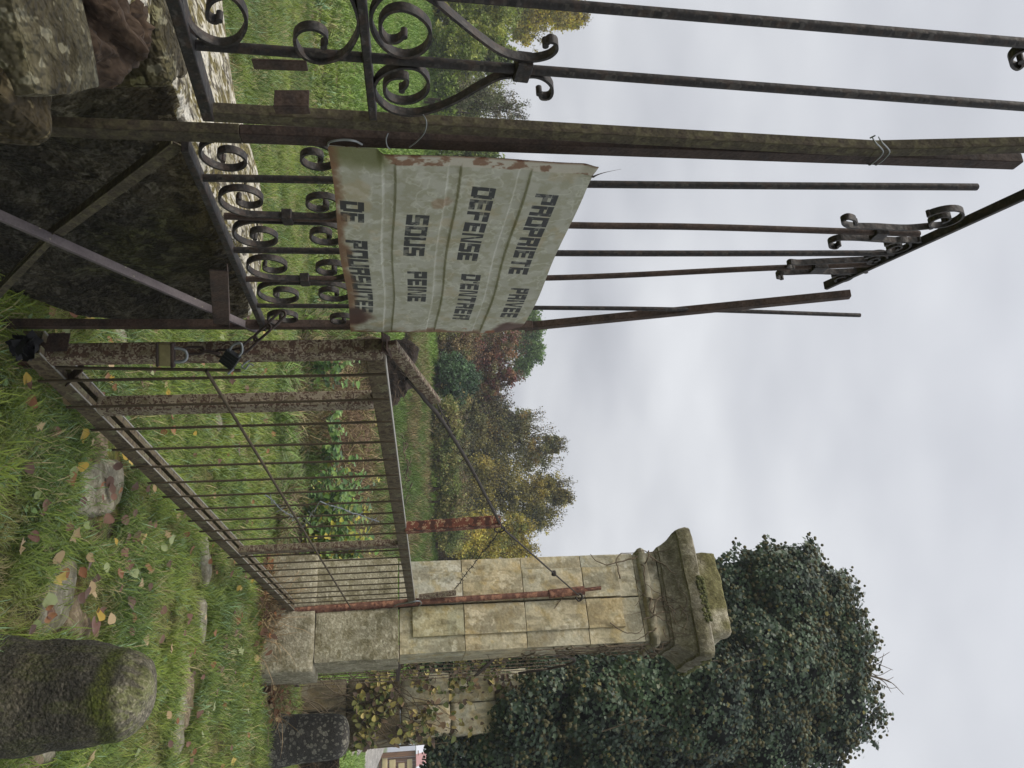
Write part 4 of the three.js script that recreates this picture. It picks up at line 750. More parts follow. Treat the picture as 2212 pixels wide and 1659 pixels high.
{
  const t = thing('gate_pillar', 'tall weathered limestone gate pillar with a moulded head and mossy cap block', 'pillar', PB, PT);
  const y0 = PB.y, W = 1.024, D = .5;
  const block = (name, xa, xb, ya, yb, za, zb, seed, m = M.stone, base = [1, 1, 1], o = {}) => {
    const w = xb - xa, h = yb - ya, d = zb - za; let g = o.amp > .02 ? rock(w, h, d, { seg: 14, round: .05, amp: .014, freq: 4, seed }) : stoneBox(w, h, d, o.r || .0045, .003, seed);
    g.translate((xa + xb) / 2, (ya + yb) / 2 - y0, (za + zb) / 2); shiftUV(boxUV(g), seed * .377);
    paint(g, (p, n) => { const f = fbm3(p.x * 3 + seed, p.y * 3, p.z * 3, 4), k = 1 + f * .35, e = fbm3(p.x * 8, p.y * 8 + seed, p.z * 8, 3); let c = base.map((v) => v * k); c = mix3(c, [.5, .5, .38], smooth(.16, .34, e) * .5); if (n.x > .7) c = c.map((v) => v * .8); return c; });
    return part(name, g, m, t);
  };
  const buff = [1.22, 1.13, .95], gray = [1.16, 1.17, 1.15], ochre = [1.18, 1.14, 1.02], L = -W / 2, R = W / 2, J = .012;
  // foot: rough lower blocks and a dressed base course either side of the hinge pipe
  block('block', L - .1, -.02, -.15, .715, -D - .06, .09, 1, M.grayStone, [1.12, 1.1, 1.02], { amp: .03, round: .09 }); block('block', .0, R + .14, -.15, .71, -D - .06, .1, 2, M.grayStone, [1.14, 1.12, 1.04], { amp: .035, round: .1 });
  block('block', L - .05, -.012, .70, 1.585, -D - .04, .06, 3, M.grayStone, [1.2, 1.18, 1.08], { r: .014 }); block('block', .008, R + .055, .705, 1.59, -D - .04, .065, 4, M.grayStone, [1.22, 1.2, 1.1], { r: .014 });
  // shaft courses
  const courses = [[1.6, 2.3085, gray], [2.31, 2.9985, buff], [3.0, 3.708, mix3(buff, gray, .4)], [3.712, 4.352, ochre]];
  courses.forEach(([a, b, c], i) => {
    block('block', L, -.008, a, b, -D, 0, 10 + i, M.stone, i === 3 ? gray : c); block('block', .006, R, a, b, -D, .002, 20 + i, M.stone, i === 0 ? mix3(c, [1.1, 1.05, .8], .5) : c);
    const pa = i ? a : 1.74, pb = i === 3 ? 4.14 : b;
    block('panel_block', L + .15, -.01, pa, pb, -.1, .026, 30 + i, M.stone, c, { seg: 6, amp: .004 }); block('panel_block', .01, R - .17, pa, pb, -.1, .034, 40 + i, M.stone, i === 3 ? [1.1, .98, .74] : i === 0 ? [1.0, .98, .78] : c, { seg: 6, amp: .005 });
  });
  // moulded head: rectangular rings lofted
  const loft = (rings, seed, m, name, amp, base) => {
    const pos = [], idx = [], N = 14, per = 4 * N;
    rings.forEach(([y, ex]) => { const hw = W / 2 + ex, hd = D / 2 + ex, r = Math.min(.03, .01 + ex * .1); for (let s = 0; s < 4; s++) for (let k = 0; k < N; k++) { const t = k / N * 2 - 1, c = [[t, 1], [1, -t], [-t, -1], [-1, t]][s]; let x = c[0] * hw, z = c[1] * hd; const cx = Math.abs(c[0]) > .97 && Math.abs(c[1]) > .97 ? r : 0; x -= Math.sign(x) * cx; z -= Math.sign(z) * cx; const n = fbm3(x * 4 + seed, y * 4, z * 4, 4) * amp, l = Math.hypot(x, z) || 1; pos.push(x + x / l * n, y - y0 + fbm3(x * 3, seed, z * 3, 3) * amp * .7, z + z / l * n - D / 2); } });
    for (let j = 0; j < rings.length - 1; j++) for (let i = 0; i < per; i++) { const a = j * per + i, b = j * per + (i + 1) % per; idx.push(a, b, a + per, b, b + per, a + per); }
    for (const [j, up] of [[0, 0], [rings.length - 1, 1]]) { const c = pos.length / 3; let sx = 0, sy = 0, sz = 0; for (let i = 0; i < per; i++) { sx += pos[(j * per + i) * 3]; sy += pos[(j * per + i) * 3 + 1]; sz += pos[(j * per + i) * 3 + 2]; } pos.push(sx / per, sy / per, sz / per); for (let i = 0; i < per; i++) { const a = j * per + i, b = j * per + (i + 1) % per; up ? idx.push(a, b, c) : idx.push(b, a, c); } }
    let g = new THREE.BufferGeometry(); g.setAttribute('position', new THREE.Float32BufferAttribute(pos, 3)); g.setIndex(idx); g.computeVertexNormals(); g = boxUV(toCreasedNormals(g, .7));
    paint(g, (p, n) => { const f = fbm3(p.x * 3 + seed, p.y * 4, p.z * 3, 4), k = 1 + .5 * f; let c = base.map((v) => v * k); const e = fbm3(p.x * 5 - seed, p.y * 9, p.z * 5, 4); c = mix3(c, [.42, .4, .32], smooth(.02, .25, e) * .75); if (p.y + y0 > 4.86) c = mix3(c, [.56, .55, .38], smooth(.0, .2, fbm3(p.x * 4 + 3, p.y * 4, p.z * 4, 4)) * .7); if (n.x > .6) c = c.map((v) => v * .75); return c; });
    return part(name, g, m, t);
  };
  loft([[4.355, 0], [4.40, .0], [4.405, .022], [4.425, .05], [4.46, .062], [4.495, .05], [4.515, .022], [4.52, .01], [4.63, .012]], 3, M.stone, 'astragal', .02, [.86, .84, .76]);
  loft([[4.635, .03], [4.665, .045], [4.67, .065], [4.72, .08], [4.78, .115], [4.84, .16], [4.88, .185], [4.885, .215], [4.93, .235], [5.0, .245], [5.05, .235], [5.075, .2]], 5, M.grayStone, 'cornice_slab', .035, [.82, .81, .78]);
  const cap = rock(.98, .3, .72, { seg: 16, round: .1, amp: .03, freq: 4, seed: 51 }); cap.translate(.02, 5.2 - y0, -D / 2 + .02);
  paint(cap, (p, n) => { const f = fbm3(p.x * 5, p.y * 5, p.z * 5, 4); return mix3([1.1 + f, 1.08 + f, 1.0 + f], [.5, .5, .22], smooth(-.16, .06, fbm3(p.x * 2.5 + 2, p.y * 3, p.z * 2.5, 4) + (p.x > .22 ? -.2 : .04)) * .9); });
  part('cap_stone', cap, M.grayStone, t, 'mossy cap block');
  bareSpots.push([PB.x, PB.z, .7]);
  // moss cushions on the cornice edge
  const r = rng(91), cs = [], mossTone = (k) => lin(74 + 34 * k, 76 + 34 * k, 46 + 18 * k); for (let i = 0; i < 420; i++) { const x = (r() - .5) * 1.44, front = r() < .7; cs.push([V(front ? x * .35 + .12 : .745, 5.045 - y0 + (r() - .6) * .08, front ? .228 + (r() - .5) * .05 : -r() * .9), r() * 6, .009 + .014 * r(), mossTone(r())]); }
  instanced('moss', new THREE.IcosahedronGeometry(1, 1), flatMat(0xffffff, 1), cs, t);

  // dead ivy stems clinging to head and right flank
  const iv = thing('dead_ivy', 'bare dead ivy stems clinging to the head and shaded flank of the gate pillar', 'dead ivy', PB, PT), q = rng(19), stems = [];
  const walk = (x, y, z, face, ang, len, rad) => { const pts = []; for (let i = 0; i < len; i++) { pts.push(face ? V(x, y - y0, z) : V(x, y - y0, z)); ang += (q() - .5) * 1.1; const dx = Math.cos(ang) * .045, dy = Math.sin(ang) * .045; if (face === 0) { x = clamp(x + dx, L + .01, R - .01); z = .045 + .012 * q() + (y > 4.4 && y < 4.53 ? .06 : 0) + (y > 4.63 ? clamp((y - 4.6) * .55, 0, .22) : 0); } else { z = clamp(z - dx, -D, -.02); x = R + .02 + .012 * q() + (y > 4.4 && y < 4.53 ? .06 : 0) + (y > 4.63 ? clamp((y - 4.6) * .55, 0, .22) : 0); } y += dy; } stems.push(taper(pts, rad, rad * .35, 5, len * 2)); };
  for (let i = 0; i < 11; i++) walk(L + .1 + q() * .8, 4.35 + q() * .4, .06, 0, q() * 6.28, 8 + Math.floor(q() * 10), .005 + .005 * q());
  for (let i = 0; i < 7; i++) walk(.1 + q() * .3, 4.5 + q() * .3, .06, 0, q() * 6.28, 8 + Math.floor(q() * 9), .006);
  for (let i = 0; i < 46; i++) walk(R, 2.9 + q() * 1.7, -q() * .6, 1, 1.57 + (q() - .5) * 2.4, 9 + Math.floor(q() * 14), .006 + .006 * q());
  walk(L + .05, 4.4, .05, 0, -1.0, 16, .012); walk(-.2, 4.15, .05, 0, -2.6, 14, .01); walk(-.12, 3.6, .05, 0, -1.3, 9, .011); walk(.3, 3.95, .06, 0, 1.0, 12, .009); walk(-.45, 4.55, .06, 0, 1.2, 14, .011);
  part('stems', join(stems), M.root, iv, null, 'stuff');
}
const shade = (c, k) => c.map((v) => Math.min(235, v * k));
// ================================================================ leaves and foliage
function leafGeo(lobes, fold = .25, len = 1, wid = .8) {   // flat outline folded along its midrib, base at the origin, lying in the x-z plane pointing +z
  const half = lobes, pos = [0, 0, 0], idx = []; const mid = [];
  // right and left outlines share midrib points
  const add = (x, z, side) => { pos.push(side * x * wid, Math.abs(x) * fold, z * len); return pos.length / 3 - 1; };
  const m = half.map(([x, z]) => { pos.push(0, 0, z * len); return pos.length / 3 - 1; });
  for (const side of [1, -1]) { const o = half.map(([x, z]) => add(x, z, side)); let pm = 0, po = 0; half.forEach((_, i) => { const tri = (a, b, c) => side > 0 ? idx.push(a, c, b) : idx.push(a, b, c); if (i === 0) { tri(0, m[0], o[0]); } else { tri(m[i - 1], m[i], o[i]); tri(m[i - 1], o[i], o[i - 1]); } }); }
  const g = new THREE.BufferGeometry(); g.setAttribute('position', new THREE.Float32BufferAttribute(pos, 3)); g.setIndex(idx); g.computeVertexNormals(); return g;
}
const LEAF = { oval: leafGeo([[.28, .15], [.46, .42], [.3, .75], [.02, 1]]), ivy: leafGeo([[.5, .05], [.3, .3], [.62, .48], [.28, .68], [.02, 1.05]], .12, 1, .95), heart: leafGeo([[.42, .02], [.54, .3], [.36, .7], [.02, 1]], .2), small: leafGeo([[.38, .4], [.02, 1]], .3, 1, 1) };
function randQ(r) { const u = r(), v = r() * 6.2832, w = r() * 6.2832, a = Math.sqrt(1 - u), b = Math.sqrt(u); return new THREE.Quaternion(a * Math.sin(v), a * Math.cos(v), b * Math.sin(w), b * Math.cos(w)); }
function facingQ(n, r, spread) { const d = n.clone().add(V(r() - .5, r() - .5, r() - .5).multiplyScalar(spread * 2)).normalize(), q = new THREE.Quaternion().setFromUnitVectors(V(0, 1, 0), d); return q.multiply(new THREE.Quaternion().setFromAxisAngle(V(0, 1, 0), r() * 6.2832)); }
// a tree or shrub: blobs [x, y, radius in picture units, depth] -> crown of leaf-sized faces in clumps; tapered trunk with limbs
function tree(name, label, category, group, o) {
  const r = rng(o.seed), bl = o.blobs.map(([x, y, R, d]) => [at(x, y, d), R / LENS * d]), c0 = bl.reduce((a, b) => a.add(b[0]), V(0, 0, 0)).multiplyScalar(1 / bl.length);
  const bx = o.foot ? o.foot[0] : c0.x, bz = o.foot ? o.foot[1] : c0.z, base = V(bx, height(bx, bz) - .1, bz);
  const t = thing(name, label, category, base, 0, group);
  // limbs
  const limbs = [], topY = Math.max(...bl.map((b) => b[0].y + b[1] * .5)) - base.y, stems = o.stems || 1, tr = o.trunk || .1;
  for (let s = 0; s < stems; s++) {
    const b0 = V((r() - .5) * .5 * (stems > 1 ? 1.6 : 0), 0, (r() - .5) * .5 * (stems > 1 ? 1 : 0)), fork = V(b0.x + (c0.x - base.x) * .45 + (r() - .5) * .3, topY * .42, b0.z + (c0.z - base.z) * .45);
    limbs.push(taper([b0, b0.clone().lerp(fork, .5).add(V((r() - .5) * .15, 0, (r() - .5) * .15)), fork, fork.clone().add(V((r() - .5) * .3, topY * .4, (r() - .5) * .3))], tr / Math.sqrt(stems), tr * .15, 6, 10));
    bl.forEach(([c, R], i) => { if (stems > 1 && i % stems !== s) return; const q = c.clone().sub(base), f = fork.clone().multiplyScalar(.75 + .3 * r()); limbs.push(taper([f, f.clone().lerp(q, .5).add(V(0, -.1 * R, 0)), q.clone().add(V(0, R * .3, 0))], tr * .42, tr * .08, 5, 8));
      for (let k = 0; k < (o.twigs || 6); k++) { const dir = V(r() - .5, r() * .9 - .1, r() - .5).normalize(), e = q.clone().addScaledVector(dir, R * (.9 + .35 * r())); limbs.push(taper([q.clone().addScaledVector(dir, R * .1), q.clone().lerp(e, .5).add(V(0, .05, 0)), e], tr * .14, .004, 4, 5)); } });
  }
  // feathery shoots rising from the crown, thinly leaved
  const airy = []; if (o.feather) bl.forEach(([c, R]) => { for (let k = 0; k < o.feather; k++) { const d = V(r() - .5, .35 + r(), r() - .5).normalize(), a = c.clone().sub(base).addScaledVector(d, R * .7), e = a.clone().addScaledVector(d, R * (.5 + .55 * r())).add(V(0, R * .15, 0)), cv = new THREE.CatmullRomCurve3([a, a.clone().lerp(e, .5).add(V((r() - .5) * .12, 0, (r() - .5) * .12)), e]); limbs.push(taper(cv.points, .012, .004, 4, 5)); for (let j = 0; j < 26; j++) { const q = cv.getPoint(Math.pow(r(), .8)); airy.push([q.add(V((r() - .5) * .22, (r() - .5) * .16, (r() - .5) * .22)), randQ(r), o.size * .6 * (.6 + .7 * r()), lin(...shade(o.colors[Math.floor(r() * o.colors.length)], 1.15 * (.8 + .4 * r())))]); } } });
  part('trunk', join(limbs), o.bark || M.bark, t);
  // crown
  const list = airy, total = bl.reduce((a, b) => a + b[1] ** 3, 0), cols = o.colors.map((c) => c);
  bl.forEach(([c, R], bi) => {
    const q = c.clone().sub(base), n = Math.round(2.6 * o.leaves * (R ** 3 / total * .5 + .5 / bl.length)), clumps = Math.max(8, Math.round(n / (o.per || 34)));
    for (let k = 0; k < clumps; k++) {
      const dir = V(r() - .5, r() - .5, r() - .5).normalize(), cc = q.clone().addScaledVector(dir, R * Math.pow(r(), .42) * (.82 + .36 * r())), cr = R * (o.clump || .24) * (.6 + .8 * r()), tone = r(), ci = Math.min(cols.length - 1, Math.floor((tone * .55 + .45 * clamp(.5 + fbm3(cc.x * .8 + o.seed, cc.y * .8, cc.z * .8, 2) * 1.6)) * cols.length));
      for (let j = 0; j < (o.per || 34); j++) { const p = cc.clone().add(V(r() + r() + r() - 1.5, (r() + r() + r() - 1.5) * .8, r() + r() + r() - 1.5).multiplyScalar(cr * .9)), col = shade(cols[ci], 1.46 * (.78 + .44 * r())); list.push([p, randQ(r), o.size * .72 * (.6 + .8 * r()), lin(...col)]); }
    }
  });
  instanced('crown', o.leaf || LEAF.small, o.mat || leafMat(0xffffff, .4), list, t);
  return t;
}
// ---------------------------------------------------------------- hedge and trees beyond the field
const HEDGE = 'shrubs of the hedge beyond the field';
tree('hedge_shrub', 'olive green bushy shrub behind the big scrolls at the left', 'shrub', HEDGE, { seed: 1, blobs: [[985, 10, 55, 29], [1050, 30, 60, 29.5], [1090, 0, 45, 30]], stems: 4, leaves: 7000, size: .15, colors: [[70, 78, 36], [96, 106, 48], [120, 124, 60], [134, 132, 66]] });
tree('hedge_shrub', 'dense olive green shrub behind the lyre shaped scrolls', 'shrub', HEDGE, { seed: 2, blobs: [[985, 110, 58, 28], [1050, 100, 52, 29], [1080, 130, 36, 29]], stems: 4, leaves: 7000, size: .15, colors: [[66, 78, 36], [90, 102, 46], [112, 118, 56], [126, 128, 64]] });
tree('hedge_shrub', 'dark thin shrub with bare twigs beside the mossy end post', 'shrub', HEDGE, { seed: 3, feather: 10, blobs: [[1000, 200, 40, 27], [1050, 222, 46, 27.5], [1090, 235, 34, 28]], stems: 5, twigs: 16, leaves: 2000, size: .1, colors: [[50, 52, 40], [80, 84, 56], [100, 96, 80]], foot: [at(950, 215, 27.5).x, -27.5] });
tree('hedge_shrub', 'low green bush at the foot of the hedge behind the lyre scrolls', 'shrub', HEDGE, { seed: 4, blobs: [[965, 190, 28, 26.5], [962, 240, 24, 26.5], [970, 300, 34, 27]], stems: 4, leaves: 3000, size: .13, colors: [[74, 86, 40], [98, 112, 50]] });
tree('hedge_shrub', 'green bush mostly hidden behind the white sign', 'shrub', HEDGE, { seed: 5, blobs: [[1010, 420, 60, 30], [1010, 540, 60, 31], [1040, 340, 50, 30]], stems: 4, leaves: 6000, size: .15, colors: [[70, 84, 40], [96, 108, 48], [116, 110, 60]] });
tree('field_tree', 'yellowing tree rising over the hedge at the upper left', 'tree', null, { seed: 6, feather: 10, blobs: [[1150, 10, 50, 38], [1205, 25, 42, 38], [1130, 60, 34, 38], [1240, 40, 22, 38]], trunk: .2, leaves: 6500, size: .17, clump: .3, colors: [[104, 104, 54], [128, 120, 56], [164, 146, 54], [120, 112, 66]] });
tree('field_tree', 'reddish brown shrub tree beside the edge of the sign', 'tree', null, { seed: 7, feather: 8, blobs: [[1000, 735, 48, 32], [1045, 760, 52, 33], [1085, 745, 42, 33], [1095, 810, 24, 33], [1060, 830, 24, 33]], stems: 3, trunk: .12, leaves: 6200, size: .13, colors: [[84, 64, 50], [98, 64, 56], [112, 86, 62], [94, 90, 58], [86, 84, 54]] });
tree('field_tree', 'fresh green flat topped tree above the reddish shrub', 'tree', null, { seed: 8, blobs: [[1125, 730, 30, 44], [1150, 715, 26, 44], [1150, 760, 28, 44], [1130, 790, 22, 44], [1140, 690, 26, 44]], trunk: .22, leaves: 6500, size: .17, clump: .34, colors: [[64, 82, 48], [78, 98, 56], [92, 110, 66]] });
tree('hedge_shrub', 'dark evergreen bush in the hedge above the loose steel arm', 'shrub', HEDGE, { seed: 9, blobs: [[975, 800, 34, 29], [1000, 815, 36, 29.5], [985, 850, 28, 29]], stems: 3, leaves: 6500, size: .12, colors: [[40, 58, 40], [54, 76, 50], [70, 92, 60]] });
tree('field_tree', 'thin tree with sparse dark leaves between the red shrub and the gold tree', 'tree', null, { seed: 10, feather: 10, blobs: [[1030, 870, 36, 34], [1060, 860, 30, 34], [1075, 890, 26, 34]], trunk: .09, twigs: 12, leaves: 2300, size: .11, clump: .34, colors: [[66, 72, 50], [90, 84, 60], [100, 70, 62]] });
tree('field_tree', 'tall grey green tree thinning at the top, middle of the hedge', 'tree', null, { seed: 11, feather: 14, blobs: [[1010, 920, 50, 33], [1060, 935, 62, 34], [1110, 950, 56, 34], [1150, 985, 42, 34], [1120, 910, 34, 34], [1190, 960, 22, 34]], trunk: .16, twigs: 10, leaves: 9500, size: .115, clump: .26, colors: [[58, 62, 42], [82, 84, 52], [104, 100, 60], [122, 104, 58]] });
tree('field_tree', 'broad olive and gold tree with feathery top', 'tree', null, { seed: 12, feather: 16, blobs: [[1020, 1030, 55, 32], [1080, 1050, 66, 33], [1130, 1080, 54, 33], [1180, 1050, 36, 33], [1160, 1120, 36, 33], [1210, 1075, 20, 33]], trunk: .17, twigs: 12, leaves: 11000, size: .115, clump: .26, colors: [[62, 66, 38], [88, 86, 46], [122, 114, 58], [140, 126, 64]] });
tree('field_tree', 'yellow autumn tree left of the gate pillar', 'tree', null, { seed: 13, feather: 14, blobs: [[1000, 1150, 50, 29], [1045, 1165, 56, 29.5], [1090, 1175, 44, 30], [1115, 1140, 28, 30], [1120, 1195, 30, 30], [1040, 1230, 50, 30]], trunk: .13, twigs: 9, leaves: 11500, size: .115, clump: .24, colors: [[94, 98, 48], [124, 118, 54], [148, 134, 60], [164, 148, 70]] });
const BANK0 = ['behind the mossy end post', 'behind the lower corner of the sign', 'behind the middle of the sign', 'behind the lyre shaped scrolls'];
BANK0.forEach((q, i) => tree('hedge_shrub', `dense olive thicket in the hedge ${q}`, 'shrub', HEDGE, { seed: 330 + i, feather: 6, blobs: [[988 + 8 * Math.sin(i * 4), [225, 330, 440, 130][i], 50, 31], [1020 + 10 * Math.cos(i * 2), [190, 350, 470, 100][i], 52, 32], [995, [275, 390, 520, 60][i], 46, 31]], stems: 4, twigs: 6, leaves: 5200, size: .12, clump: .36, colors: [[74, 80, 44], [94, 100, 54], [114, 112, 64], [100, 104, 54]] }));
const BANK = ['between the reddish shrub and the sign', 'behind the dark evergreen', 'under the thin dark tree', 'under the tall grey green tree', 'under the olive and gold tree', 'under the yellow autumn tree'];
BANK.forEach((q, i) => tree('hedge_shrub', `broad soft olive thicket in the hedge ${q}`, 'shrub', HEDGE, { seed: 230 + i, feather: 8, blobs: [[1000 + 12 * Math.sin(i * 4), 735 + i * 80, 52, 34.5], [1030 + 14 * Math.cos(i * 2), 760 + i * 80, 50, 35], [1000, 785 + i * 80, 46, 34.5]], stems: 4, twigs: 6, leaves: 5200, size: .12, clump: .36, colors: [[70, 74, 46], [88, 92, 56], [108, 106, 66], [96, 98, 54]] }));
for (let i = 0; i < 12; i++) tree('hedge_shrub', `low leafy bush in the foot of the hedge, ${['first', 'second', 'third', 'fourth', 'fifth', 'sixth', 'seventh', 'eighth', 'ninth', 'tenth', 'eleventh', 'twelfth'][i]} from the left`, 'shrub', HEDGE, { seed: 130 + i, feather: 5, blobs: [[958 + 16 * Math.sin(i * 5), 640 + i * 50 + 16 * Math.sin(i * 3), 26 + 12 * Math.sin(i * 2.3), 29 + 1.5 * Math.sin(i * 7)], [978 + 16 * Math.cos(i * 3), 655 + i * 50, 30, 31]], stems: 3, twigs: 9, leaves: 2300, size: .11, clump: .36, colors: [[[60, 66, 40], [84, 86, 52], [110, 100, 68]], [[84, 88, 48], [104, 104, 58], [130, 118, 78]], [[92, 80, 58], [114, 100, 70], [86, 90, 50]]][i % 3] });
for (const [i, y, x, w, lab] of [[0, 905, 965, 28, 'pale green bramble bush at the hedge foot below the dark evergreen'], [1, 985, 962, 30, 'green bush at the hedge foot under the grey green tree'], [2, 1065, 968, 32, 'green bush at the hedge foot under the olive and gold tree'], [3, 1140, 965, 34, 'green bush at the hedge foot left of the gate pillar']])
  tree('hedge_shrub', lab, 'shrub', HEDGE, { seed: 30 + i, blobs: [[x, y - 22, w, 27.5], [x + 8, y + 18, w * .9, 27.5]], stems: 3, twigs: 8, leaves: 2600, size: .1, clump: .36, feather: 6, colors: [[72, 82, 44], [92, 102, 54], [118, 114, 70], [100, 90, 62]] });
// dry stalks in front of the hedge: beyond counting
{
  const r = rng(61), list = []; for (let i = 0; i < 2600; i++) { const y = 640 + r() * 560, d = 24.5 + r() * 3, p = at(900, y, d); if (fbm3(p.x * .9, 1, p.z * .9, 2) < -.05) continue; p.y = height(p.x, p.z); const c = r() < .45 ? shade([120, 132, 66], .9 + .3 * r()) : shade([168, 154, 114], .9 + .25 * r()); list.push([p, r() * 6.28, V(.8, .3 + .8 * r() * r(), .8), lin(...c)]); }
  const o = instanced('dry_stalks', tuftGeo(71, 5, .12, .55, .022), leafMat(0xffffff, .2), list); tag(o, 'pale dry stalks standing in front of the hedge beyond the field', 'dry stalks', null, 'stuff');
}
// ---------------------------------------------------------------- between gate and field: earth mound, root plate, twig heaps, weeds
{
  const c = V(1.1, height(1.1, -13.5) - .1, -13.5);
  const g = drum([[0, .95], [.4, .93], [.85, .78], [1.25, .5], [1.6, .2], [1.9, -.1], [2, -.3], [0, -.3]].map((q) => q).reverse(), 48, .16, 1.4, 5, [1, .7]);
  paint(g, (p) => { const f = fbm3(p.x * 4, p.y * 4, p.z * 4, 4); return mix3([1.6 + f, 1.5 + f, 1.35 + f], [1.2, 1.5, .65], smooth(.05, .25, fbm3(p.x * 1.8, p.y * 2, p.z * 1.8 + 7, 3)) * .8); });
  const o = single('earth_mound', g, tint(M.dirt, { vertexColors: true }), 'mound of brown earth and dead stems behind the low steel gate', 'earth mound'); o.position.copy(c);
  const r = rng(44), dead = [], weeds = [];
  for (let i = 0; i < 3600; i++) { const a = r() * 6.28, q = Math.sqrt(r()) * 2.1, x = c.x + Math.cos(a) * q * 1.15, z = c.z + Math.sin(a) * q * .75, y = Math.max(height(x, z), c.y + .95 * (1 - (q / 1.75) ** 2)); dead.push([V(x, y - .02, z), facingQ(V(0, .5, .2), r, .9), V(1, .25 + .7 * r(), 1), lin(...(r() < .35 ? [124, 104, 80] : r() < .6 ? [176, 154, 116] : r() < .7 ? [116, 130, 66] : [84, 66, 52]))]); }
  const ds = instanced('dead_stems', tuftGeo(81, 3, .06, .5, .009), flatMat(0xffffff), dead); tag(ds, 'dead brown stems strewn over the earth mound', 'dead stems', null, 'stuff');
}
// rough overgrown slope between the gate and the hedge
{
  const r = rng(909), a = [], b = [];
  for (let i = 0; i < 15000; i++) { const d = 9.2 + 17 * Math.pow(r(), .8), y = 690 + r() * 520, x = (y - 829) / LENS * d, p = V(x, 0, -d); p.y = height(p.x, p.z); const k = fbm3(p.x * .5, 7, p.z * .35, 3), w = fbm3(p.x * 1.6 + 4, 2, p.z * 1.6, 2); if (y < 800 && d > 15 && k > .0) continue; if (w < -.16 || (d < 11.5 && (w < .0 || y < 770)) || bare(p.x, p.z)) continue; const c = k + (r() - .5) * .3 > .02 ? [104, 128, 56] : r() < .5 ? [122, 116, 70] : r() < .6 ? [168, 150, 108] : [98, 82, 58]; (r() < .6 ? a : b).push([p, r() * 6.28, V(1, (.35 + .9 * r()) * (d < 11.5 ? .8 : 1.15), 1), lin(...shade(c, .85 + .45 * r()))]); }
  const g = new THREE.Group(); g.name = 'rough_growth'; scene.add(g); tag(g, 'rough mixed weeds and dead grass over the slope behind the low gate', 'weeds', null, 'stuff');
  instanced('stems', tuftGeo(93, 7, .12, .42, .014), leafMat(0xffffff, .3), a, g); instanced('leaves', tuftGeo(94, 9, .14, .26, .035), leafMat(0xffffff, .3), b, g);
}
function plant(name, label, x, y, d, o, group) {   // leafy weed: stems and instanced leaves
  const p = at(x, y, d); p.y = o.y ?? height(p.x, p.z); const t = thing(name, label, o.cat || 'weed', p, 0, group), r = rng(o.seed), st = [], lv = [];
  for (let i = 0; i < o.stems; i++) { const a = r() * 6.28, b = V(Math.cos(a) * o.w * .4 * r(), 0, Math.sin(a) * o.w * .4 * r()), e = b.clone().add(V((r() - .5) * o.w, o.h * (.55 + .5 * r()), (r() - .5) * o.w)), m = b.clone().lerp(e, .5).add(V((r() - .5) * .1, .06, 0)); st.push(taper([b, m, e], .008, .003, 4, 6)); const cv = new THREE.CatmullRomCurve3([b, m, e]); for (let k = 0; k < o.per; k++) { const q = cv.getPoint(.2 + .8 * r()).add(V((r() - .5) * .14, (r() - .5) * .08, (r() - .5) * .14)); lv.push([q, facingQ(V((r() - .5) * .6, 1, .5), r, .55), o.size * (.6 + .7 * r()), lin(...shade(o.colors[Math.floor(r() * o.colors.length)], (1.0 + .4 * r())))]); } }
  part('stem', join(st), M.root, t, null, 'stuff'); instanced('leaves', o.leaf || LEAF.heart, leafMat(0xffffff, .35), lv, t); return t;
}
const GREENS = [[74, 106, 48], [96, 128, 58], [116, 140, 72], [64, 92, 50]], YEL = [[150, 150, 58], [172, 160, 66], [120, 132, 56]];
plant('weed', 'dense bright green weeds behind the mast of the low gate', 780, 1100, 11.2, { seed: 1, stems: 34, w: 1.4, h: 1.1, per: 34, size: .085, colors: [...GREENS, ...GREENS, YEL[0]] }, 'weeds behind the low gate');
plant('weed', 'yellow green weeds at the left shoulder of the gate pillar', 780, 1172, 10.6, { seed: 2, stems: 28, w: .9, h: 1.15, per: 32, size: .08, colors: [...GREENS, ...YEL] }, 'weeds behind the low gate');
plant('weed', 'small green weed growing on the earth mound', 770, 905, 12.0, { seed: 3, stems: 7, w: .5, h: .4, per: 12, size: .1, colors: GREENS, y: height(.6, -12) + .3 }, 'weeds behind the low gate');
plant('weed', 'lobed green weed in the middle of the earth mound', 770, 985, 11.8, { seed: 4, stems: 7, w: .45, h: .4, per: 12, size: .1, colors: GREENS, y: height(1.1, -11.8) + .25 }, 'weeds behind the low gate');
plant('weed', 'green leafy weed near the top of the square gate post', 740, 790, 11.5, { seed: 5, stems: 9, w: .5, h: .9, per: 14, size: .1, colors: GREENS }, 'weeds behind the low gate');
plant('weed', 'yellowing bramble above the top rail, left of the mast', 860, 1000, 14, { seed: 6, stems: 12, w: 1.3, h: .9, per: 26, size: .06, colors: [...GREENS, ...YEL, ...YEL] }, 'weeds behind the low gate');
plant('weed', 'green weeds rising above the top rail between mast and pillar', 870, 1160, 13, { seed: 7, stems: 16, w: 1.5, h: .9, per: 28, size: .07, colors: GREENS }, 'weeds behind the low gate');
